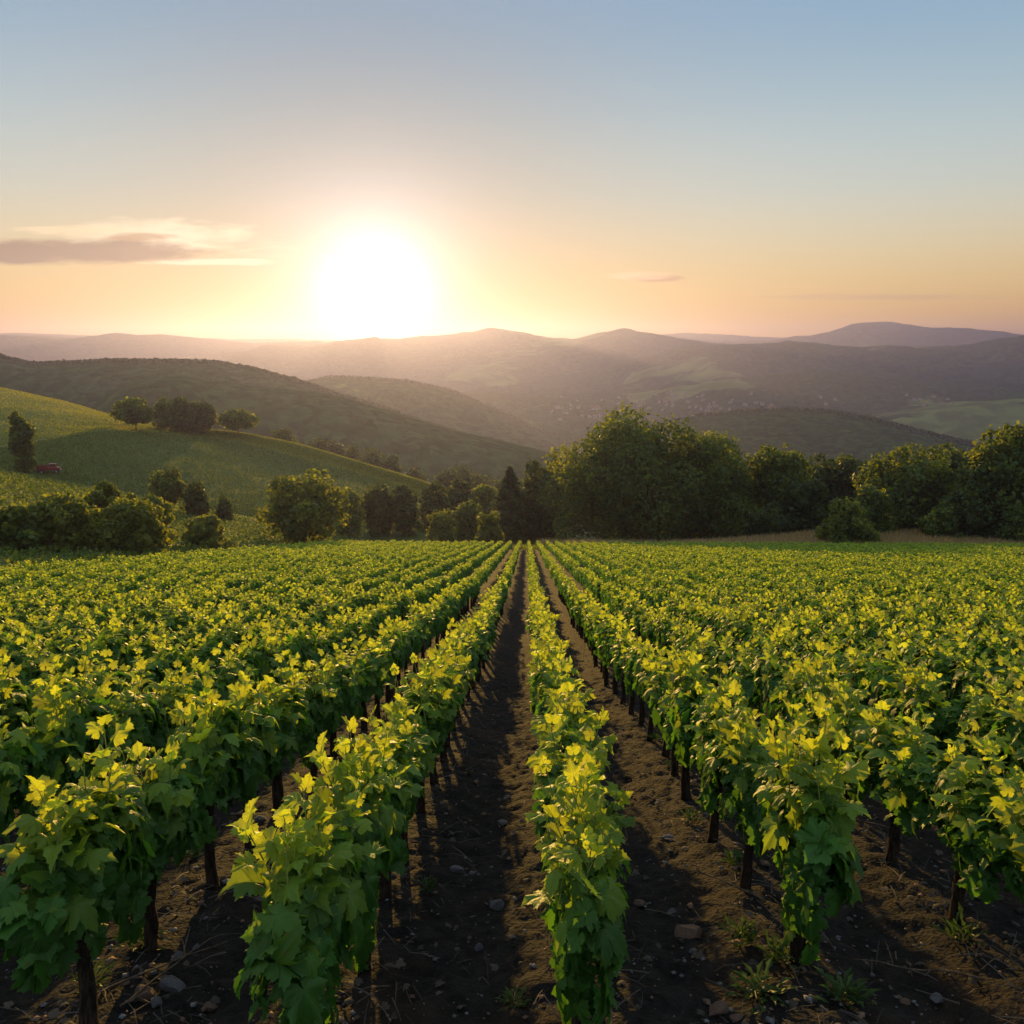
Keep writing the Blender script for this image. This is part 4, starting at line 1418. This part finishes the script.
ok = ~((np.abs(fv - 52) < 0.30) & (Hm["u"][np.minimum(fu.astype(int), len(Hm["u"]) - 1)] < 140))
fu, fv, i0, j0, fa_, fb_ = fu[ok], fv[ok], i0[ok], j0[ok], fa_[ok], fb_[ok]
n_ = len(fu)
pm = np.stack([on_grid(Hm["X"]), on_grid(Hm["Y"]), on_grid(Hm["Z"]) + 0.05], 1)
V, Q, T, u_, t_ = leaves_mesh_arrays(LEAVES_KITE, pm, q.normal(0, 0.5, (n_, 3)) + [0, 0, 1], q.normal(0, 1, (n_, 3)), q.uniform(0.24, 0.42, n_), np.clip(np.where(fv > 52, 0.55, 0.12) + q.normal(0, 0.1, n_), 0, 1), q)  # upper blades yellower, sunlight on the upper field put into the tint
tag(obj("meadow_grass", mesh_np("meadow_grass", V, [Q, T], [GREEN_M], {"tint": t_, "leafuv": u_})), "short grass and crop covering the meadow hill", "grass", kind="stuff")

n_ = 60000
x_ = q.uniform(2, 96, n_)
y_ = 125 + q.uniform(0, 1, n_) ** 1.2 * 24
dens = fbm(x_, y_, 9.0, 3, 3.0) + sstep(x_, 18, 60) * 0.9
ok = dens > 0.05
x_, y_ = x_[ok], y_[ok]
grass("dry_grass", "tall dry straw coloured grass between the vines and the trees", x_, y_, q.uniform(0.7, 1.6, len(x_)), np.clip(q.normal(0.5, 0.3, len(x_)), 0, 1), GRASS_M)
n_ = 9000
x_ = q.uniform(-30, 96, n_)
y_ = q.uniform(122.5, 127.5, n_)
grass("green_grass", "strip of rough green grass along the far edge of the vines", x_, y_, q.uniform(0.4, 0.9, len(x_)), np.clip(q.normal(0.4, 0.3, len(x_)), 0, 1), GREEN_M)

# ------------------------------------------------------------------ stones, weeds, prunings on the soil between the rows
def stone_material(name, a, b):
    m, n = material(name)
    co = n.n("ShaderNodeTexCoord").outputs["Object"]
    nz = n.noise(co, 16.0, 5, 0.65)
    n2 = n.noise(co, 55.0, 4, 0.7)
    c = n.mix(n.ss(nz, 0.35, 0.65), a, b)
    c = n.mix(n.m("MULTIPLY", n.ss(n2, 0.55, 0.75), 0.5), c, (0.05, 0.035, 0.025))
    bp = n.n("ShaderNodeBump", {"Height": n.m("ADD", nz, n.m("MULTIPLY", n2, 0.4)), "Strength": 0.9, "Distance": 0.015})
    p = n.n("ShaderNodeBsdfPrincipled", {"Base Color": c, "Roughness": 0.9, "Normal": bp.outputs[0]})
    n.n("ShaderNodeOutputMaterial", {"Surface": p.outputs[0]})
    return m


M_GREY = stone_material("grey_stone", (0.07, 0.07, 0.075), (0.17, 0.17, 0.18))
M_RUST = stone_material("rusty_stone", (0.10, 0.055, 0.035), (0.20, 0.12, 0.08))


def stone_mesh(seed, mat):
    import bmesh
    bm = bmesh.new()
    bmesh.ops.create_icosphere(bm, subdivisions=3, radius=1.0)
    q2 = random.Random(seed)
    planes = [(Vector((q2.gauss(0, 1), q2.gauss(0, 1), q2.gauss(0, 0.8))).normalized(), q2.uniform(0.45, 0.85)) for _ in range(15)]
    for v in bm.verts:
        co = v.co.copy()
        for nn, dd in planes:
            k = co.dot(nn) - dd
            if k > 0:
                co -= nn * k
        co *= 1 + 0.06 * mnoise.fractal(co * 2.2 + Vector((seed, 0, 0)), 1.0, 2.0, 3)
        v.co = co
    me = bpy.data.meshes.new("stone")
    bm.to_mesh(me)
    bm.free()
    me.materials.append(mat)
    return me


STONES = [stone_mesh(i, M_GREY) for i in range(5)] + [stone_mesh(20 + i, M_RUST) for i in range(3)]


def soil_at(px, py):
    """the spot of the soil seen at a place of the photo"""
    v = ray(px, py)
    d = 2.0
    while d < 60:
        p = Vector((0, 0, CAM_Z)) + v * (d / math.hypot(v.x, v.y))
        if p.z < fine_ground(p.x, p.y):
            return p
        d += 0.01
    return p


STONE_LIST = [
    (176, 986, 30, 14, 1, 0, "long pale grey stone at the foot of the trunk in the second row left"),
    (157, 1003, 14, 12, 2, 0, "small pale grey stone leaning on the long grey stone"),
    (146, 992, 22, 20, 3, 5, "dark rounded stone between the trunk and the long pale stone"),
    (178, 955, 15, 8, 0, 0, "flat greyish stone beyond the long pale stone"),
    (196, 947, 9, 8, 4, 0, "pebble sized stone next to the flat greyish stone"),
    (211, 1006, 15, 8, 2, 5, "reddish stone on the path past the long pale stone"),
    (497, 904, 19, 13, 3, 0, "smooth grey stone on the path left of the middle row"),
    (459, 869, 18, 9, 1, 0, "flat grey stone halfway along the path left of the middle row"),
    (479, 946, 11, 9, 0, 0, "little dark grey stone between the smooth stone and the picture's bottom"),
    (503, 822, 12, 6, 2, 0, "flat pale stone far up the path left of the middle row"),
    (507, 797, 10, 6, 4, 0, "pale stone farthest up the path left of the middle row"),
    (485, 775, 9, 5, 1, 0, "tiny pale stone beside the first row left of the middle row"),
    (691, 929, 32, 22, 3, 5, "largest brown stone on the path right of the middle row"),
    (671, 912, 13, 10, 4, 0, "grey stone just beyond the largest brown stone"),
    (641, 902, 14, 9, 0, 5, "brown stone beside the middle row's leaves"),
    (668, 838, 15, 9, 2, 0, "flat grey stone farther up the path right of the middle row"),
    (716, 1008, 22, 18, 1, 6, "rust red stone in the sunlit soil at the picture's bottom"),
    (737, 1016, 14, 12, 0, 7, "smaller rust red stone beside the bigger rust red one"),
    (694, 951, 13, 6, 3, 0, "small flat stone in front of the largest brown stone"),
    (936, 998, 16, 10, 4, 0, "grey stone on the soil under the second row right"),
    (906, 1001, 12, 8, 2, 5, "brown stone beside the first row right at the bottom edge"),
    (262, 818, 14, 9, 1, 0, "flat grey stone between first and second rows left"),
    (244, 812, 18, 14, 3, 6, "reddish stone under the second row left"),
    (320, 806, 16, 5, 0, 0, "thin flat stone near the first row left, far up its path"),
]
for px_, py_, wp, hp, si, col_, lab in STONE_LIST:
    p = soil_at(px_, py_ + hp * 0.3)
    D = (p - Vector((0, 0, CAM_Z))).length
    s = D / F * 0.85
    o = obj("stone", STONES[si if col_ < 5 else col_])
    o.location = (p.x, p.y, fine_ground(p.x, p.y) + hp * s * 0.18)
    o.scale = (wp * s * 0.58, wp * s * 0.45, hp * s * 0.55)
    o.rotation_euler = (random.uniform(-0.2, 0.2), random.uniform(-0.2, 0.2), random.uniform(-0.5, 0.5))
    tag(o, lab, "stone", "stones on the soil between the rows")

# gravel: small stones nobody could count
n_ = 8000
y_ = 3.0 + q.uniform(0, 1, n_) ** 1.5 * 20
x_ = q.uniform(-1, 1, n_) * (0.66 * y_ + 1)
gzv = ground_z(x_, y_) + (micro(x_, y_)[0] * micro(x_, y_)[1])
OCT = np.array([(1, 0, 0), (-0.9, 0.2, 0), (0.1, 0.9, 0), (0, -1, 0.1), (0, 0, 0.7), (0, 0.1, -0.6)], float)
OCTF = np.array([(0, 2, 4), (2, 1, 4), (1, 3, 4), (3, 0, 4), (2, 0, 5), (1, 2, 5), (3, 1, 5), (0, 3, 5)])
sz = 0.004 + q.exponential(0.007, n_)
ang = q.uniform(0, 6.28, n_)
ca, sa = np.cos(ang), np.sin(ang)
st_ = q.uniform(0.6, 1.4, (n_, 1, 3)) * [1, 1, 0.7]
L = OCT[None] * st_ * sz[:, None, None]
Vg = np.stack([L[..., 0] * ca[:, None] - L[..., 1] * sa[:, None] + x_[:, None], L[..., 0] * sa[:, None] + L[..., 1] * ca[:, None] + y_[:, None], L[..., 2] + gzv[:, None] + 0.012], -1)
Fg = (OCTF[None] + (np.arange(n_) * 6)[:, None, None]).reshape(-1, 3)
mi_ = (np.repeat(q.random(n_) < 0.5, 8)).astype(np.int32)
tag(obj("gravel", mesh_np("gravel", Vg.reshape(-1, 3), [Fg], [M_GREY, M_RUST], midx=mi_)), "scattered small stones and clods on the dark soil", "gravel", kind="stuff")

# dry litter: straw and bits of cane
n_ = 6000
y_ = 3.0 + q.uniform(0, 1, n_) ** 1.5 * 22
x_ = ROW_X0 + ROW_DX * np.round(q.uniform(-1, 1, n_) * (0.62 * y_ + 1) / ROW_DX) + q.normal(0, 0.26, n_)
mm = micro(x_, y_)
zz = ground_z(x_, y_) + mm[0] * mm[1] + q.uniform(0.0, 0.05, n_)
az = q.uniform(0, 6.28, n_)
STRAW = [(np.array([(-0.018, 0, 0), (0.018, 0, 0), (0.014, 0.5, 0.06), (-0.014, 0.5, 0.06), (0.01, 1, 0), (-0.01, 1, 0)]), np.array([(0, 1, 2, 3), (3, 2, 4, 5)]), np.zeros((0, 3), int))]
V, Q, T, u_, t_ = leaves_mesh_arrays(STRAW, np.stack([x_, y_, zz], 1), np.stack([np.cos(az), np.sin(az), q.normal(0, 0.2, n_)], 1), q.normal(0, 0.3, (n_, 3)) + [0, 0, 1], q.uniform(0.05, 0.24, n_), q.random(n_), q)
M_STRAW, nn_ = material("straw")
tn_ = nn_.n("ShaderNodeAttribute", attribute_name="tint").outputs["Fac"]
pp_ = nn_.n("ShaderNodeBsdfPrincipled", {"Base Color": nn_.mix(tn_, (0.025, 0.018, 0.013), (0.10, 0.075, 0.055)), "Roughness": 0.9})
nn_.n("ShaderNodeOutputMaterial", {"Surface": pp_.outputs[0]})
tag(obj("dry_litter", mesh_np("dry_litter", V, [Q, T], [M_STRAW], {"tint": t_, "leafuv": u_})), "brown straw and bits of dry cane on the soil under the vines", "litter", kind="stuff")

n_ = 2600
y_ = 3.0 + q.uniform(0, 1, n_) ** 1.4 * 20
x_ = q.uniform(-1, 1, n_) * (0.64 * y_ + 1)
mm = micro(x_, y_)
zz = ground_z(x_, y_) + mm[0] * mm[1] + q.uniform(0.0, 0.035, n_)
az = q.uniform(0, 6.28, n_)
V, Q, T, u_, t_ = leaves_mesh_arrays(LEAVES_MID, np.stack([x_, y_, zz], 1), np.stack([np.cos(az), np.sin(az), q.normal(0, 0.25, n_)], 1), q.normal(0, 0.4, (n_, 3)) + [0, 0, 1], q.uniform(0.02, 0.06, n_), q.random(n_), q)
tag(obj("fallen_leaves", mesh_np("fallen_leaves", V, [Q, T], [M_STRAW], {"tint": t_ * 0.7, "leafuv": u_})), "small brown fallen leaves on the dark soil", "leaf litter", kind="stuff")

# weeds
M_WEED = leaf_material("weed_leaf", (0.030, 0.062, 0.018), (0.055, 0.095, 0.022), (0.05, 0.11, 0.012), (0.12, 0.19, 0.02), False, 0.35, 0.6)
WL = [(np.array([(0, 0, 0), (0.10, 0.25, 0.06), (0.06, 0.45, 0.10), (0.15, 0.62, 0.09), (0.05, 0.8, 0.05), (0, 1.0, -0.06), (-0.05, 0.8, 0.05), (-0.15, 0.62, 0.09), (-0.06, 0.45, 0.10), (-0.10, 0.25, 0.06), (0, 0.4, 0.06)]), np.zeros((0, 4), int),
       np.array([(0, 1, 10), (1, 2, 10), (2, 3, 10), (3, 4, 10), (4, 5, 10), (5, 6, 10), (6, 7, 10), (7, 8, 10), (8, 9, 10), (9, 0, 10)]))]


def weed_mesh(seed, n, upright):
    q2 = np.random.default_rng(seed)
    az = q2.uniform(0, 6.28, n)
    e = q2.uniform(0.1, 1.2, n) * upright
    tip = np.stack([np.cos(az), np.sin(az), e], 1)
    pos = np.stack([q2.normal(0, 0.035, n), q2.normal(0, 0.035, n), q2.uniform(0, 0.05, n) * upright], 1) + tip * q2.uniform(0, 0.05, (n, 1))
    V, Q, T, u_, t_ = leaves_mesh_arrays(WL, pos, tip, np.stack([-np.cos(az) * 0.5, -np.sin(az) * 0.5, np.ones(n)], 1) + q2.normal(0, 0.2, (n, 3)), q2.uniform(0.07, 0.16, n), q2.random(n), q2)
    return mesh_np("weed", V, [Q, T], [M_WEED], {"tint": t_, "leafuv": u_}, smooth=True)


WEEDS = [weed_mesh(i, 46, 0.7 + 0.25 * i) for i in range(4)]
WEED_LIST = [
    (760, 996, 1.5, "wide weed tuft under the first row right at the picture's bottom"), (845, 1002, 1.4, "weed tuft beside the nearest trunk of the first row right"), (742, 946, 1.2, "weed tuft beyond the wide one under the first row right"),
    (735, 866, 1.1, "small weed tuft beside the second trunk of the first row right"), (690, 822, 1.1, "weed tuft beside the third trunk of the first row right"), (675, 768, 1.0, "weed tuft beneath the first row right, well up the path"),
    (515, 1004, 0.8, "little feathery weed beside the middle row at the picture's bottom"), (960, 942, 1.2, "weed tuft on the soil between first and second rows right"), (140, 948, 1.2, "upright weed behind the nearest trunk of the second row left"),
    (92, 988, 1.1, "weed tuft at the foot of the nearest trunk of the second row left"), (193, 858, 0.9, "small weed between two trunks of the second row left"), (428, 892, 0.8, "little weed beside the first row left on the middle path"),
    (783, 962, 1.3, "weed clump touching the leaves of the first row right"), (655, 742, 1.0, "small weed under the first row right, farthest up the path"),
]
for px_, py_, s, lab in WEED_LIST:
    p = soil_at(px_, py_)
    o = obj("weed", random.choice(WEEDS))
    o.location = (p.x, p.y, fine_ground(p.x, p.y) - 0.005)
    s *= 0.68
    o.scale = (s, s, s)
    o.rotation_euler = (0, 0, random.uniform(0, 6.28))
    tag(o, lab, "weed", "weeds between the vine rows")

# prunings lying about
M_CANE = bark_material("dry_cane", (0.07, 0.048, 0.032), (0.16, 0.115, 0.08), 40.0, 0.004)


def cane(seed, length):
    q2 = random.Random(seed)
    random.seed(seed)
    mb = MB()
    pts, d = [Vector((0, 0, 0.02))], Vector((1, 0, 0.18))
    for i in range(9):
        d += Vector((q2.uniform(-0.1, 0.1), q2.uniform(-0.25, 0.25), q2.uniform(-0.09, 0.05)))
        pts.append(pts[-1] + d.normalized() * length / 9)
        pts[-1].z = max(pts[-1].z, 0.012)
    mb.tube(pts, [0.008 - 0.0006 * i for i in range(10)], 6, wob=0.1)
    for i in (3, 6):
        e = pts[i] + Vector((q2.uniform(0.05, 0.15), q2.choice((-1, 1)) * q2.uniform(0.1, 0.2), q2.uniform(0.0, 0.09))) * length
        mb.tube([pts[i], pts[i].lerp(e, 0.5) + Vector((0, 0, 0.02)), e], [0.005, 0.004, 0.0025], 5)
    return mb.mesh("pruning", [M_CANE], smooth=True)


CANES = [cane(i, 0.8) for i in range(4)]
for px_, py_, s, rz_, lab in [
    (765, 905, 0.9, 2.0, "bent dry cane lying beside the second trunk of the first row right"), (905, 838, 1.2, 2.3, "long dry cane under the second row right, reaching toward the path"), (955, 880, 1.0, 0.8, "dry cane bundle end below the second row right's trunks"),
    (75, 1008, 1.1, 0.5, "pale dry cane at the bottom corner under the second row left"), (120, 1012, 0.9, 0.9, "dry cane beside the long pale stone at the bottom"), (215, 905, 0.8, 1.1, "thin dry cane between second row left and its path"),
    (985, 985, 0.9, 2.6, "dry cane at the bottom by the second row right"), (535, 985, 0.6, 0.9, "short dry cane under the middle row at the picture's bottom")]:
    p = soil_at(px_, py_)
    o = obj("pruning", random.choice(CANES))
    o.location = (p.x, p.y, fine_ground(p.x, p.y) + 0.01)
    o.scale = (s, s, s)
    o.rotation_euler = (0, 0.15, rz_)
    tag(o, lab, "dry cane", "dry prunings on the soil")

# ------------------------------------------------------------------ the red truck by the slender tree
def plain(name, c, rough=0.5, metal=0.0):
    m, n = material(name)
    co = n.n("ShaderNodeTexCoord").outputs["Object"]
    nz = n.noise(co, 5.0, 3, 0.6)
    p = n.n("ShaderNodeBsdfPrincipled", {"Base Color": n.mix(n.m("MULTIPLY", nz, 0.35), c, tuple(x * 0.55 for x in c)), "Roughness": rough, "Metallic": metal})
    n.n("ShaderNodeOutputMaterial", {"Surface": p.outputs[0]})
    return m


M_RED = plain("red_paint", (0.22, 0.02, 0.025), 0.4)
M_GLASS = plain("dark_glass", (0.03, 0.035, 0.04), 0.12)
M_RUBBER = plain("rubber", (0.02, 0.02, 0.02), 0.8)
M_STEEL = plain("pale_steel", (0.35, 0.35, 0.36), 0.4, 0.6)
p = on_hill("meadow_hill", 51, 473)
TR = thing("truck", (p.x, p.y, p.z - 0.05), "small red farm truck parked on the meadow by the slender tree", "truck", None, 0.35)
b = MB()
b.box(-0.35, 0, 0.95, 4.4, 1.7, 0.55, 0)
b.box(-1.45, 0.80, 1.45, 2.2, 0.08, 0.45, 0)
b.box(-1.45, -0.80, 1.45, 2.2, 0.08, 0.45, 0)
b.box(-2.52, 0, 1.45, 0.08, 1.68, 0.45, 0)
b.box(1.62, 0, 0.98, 0.5, 1.6, 0.42, 0, 0.9)
obj("body", b.mesh("body", [M_RED]), TR)
b = MB()
b.box(0.55, 0, 1.62, 1.5, 1.6, 0.80, 0, 0.82, -0.08)
cabo = obj("cab", b.mesh("cab", [M_RED]), TR)
for nm, cx_, cy_, sx_, sy_ in (("windscreen", 1.215, 0, 0.03, 1.2), ("side_window", 0.5, -0.735, 0.9, 0.03), ("side_window", 0.5, 0.735, 0.9, 0.03)):
    b = MB()
    b.box(cx_, cy_, 1.68, sx_, sy_, 0.42)
    obj(nm, b.mesh(nm, [M_GLASS]), cabo)
for wx in (-1.6, 1.15):
    for wy in (-0.8, 0.8):
        b = MB()
        b.tube([(wx, wy - 0.12, 0.42), (wx, wy + 0.12, 0.42)], [0.42, 0.42], 18)
        wo = obj("wheel", b.mesh("wheel", [M_RUBBER], smooth=False), TR)
        b = MB()
        b.tube([(wx, wy - 0.14, 0.42), (wx, wy + 0.14, 0.42)], [0.22, 0.22], 12)
        obj("rim", b.mesh("rim", [M_STEEL]), wo)
b = MB()
b.box(1.93, 0, 0.72, 0.14, 1.6, 0.16)
obj("bumper", b.mesh("bumper", [M_STEEL]), TR)

# ------------------------------------------------------------------ houses of the village in the valley
M_WALLW = plain("house_plaster", (0.30, 0.27, 0.24), 0.9)
M_ROOF = plain("house_roof", (0.22, 0.10, 0.07), 0.9)


def house_mesh(L, Wd, Hh, pitch):
    b = MB()
    b.box(0, 0, Hh / 2 - 1, L, Wd, Hh + 2, 0)
    o = 0.4
    l2, w2 = L / 2 + o, Wd / 2 + o
    z0, z1 = Hh + 0.02, Hh + Wd * pitch
    b.add([(-l2, -w2, z0), (l2, -w2, z0), (l2, w2, z0), (-l2, w2, z0), (-l2, 0, z1), (l2, 0, z1)], [(0, 1, 5, 4), (2, 3, 4, 5), (1, 2, 5), (3, 0, 4), (3, 2, 1, 0)], 1)
    return b.mesh("house", [M_WALLW, M_ROOF])


HOUSES = [house_mesh(9, 6.5, 4, 0.42), house_mesh(12, 7, 4.5, 0.38), house_mesh(7, 6, 5, 0.5)]
hq = random.Random(4)
spots = [(hq.uniform(548, 605), hq.uniform(408, 422)) for _ in range(14)] + [(hq.gauss(668, 48), hq.uniform(396, 413)) for _ in range(44)] + [(hq.gauss(700, 60), hq.uniform(404, 411)) for _ in range(16)]
for px_, py_ in spots:
    p = first_hit(px_, py_, 800, 5000)
    if p is None:
        continue
    o = obj("house", hq.choice(HOUSES))
    o.location = (p.x, p.y, surf(p.x, p.y))
    o.rotation_euler = (0, 0, hq.uniform(0, 3.14))
    tag(o, "tiny pale house of the hazy valley village", "house", "houses of the valley village")
spots = [(hq.uniform(905, 952), hq.uniform(399, 407)) for _ in range(9)]
for px_, py_ in spots:
    p = first_hit(px_, py_, 800, 5000)
    if p is None:
        continue
    o = obj("house", hq.choice(HOUSES))
    o.location = (p.x, p.y, surf(p.x, p.y))
    o.rotation_euler = (0, 0, hq.uniform(0, 3.14))
    tag(o, "tiny house with a red roof on the far hillside fields", "house", "houses of the hillside hamlet")
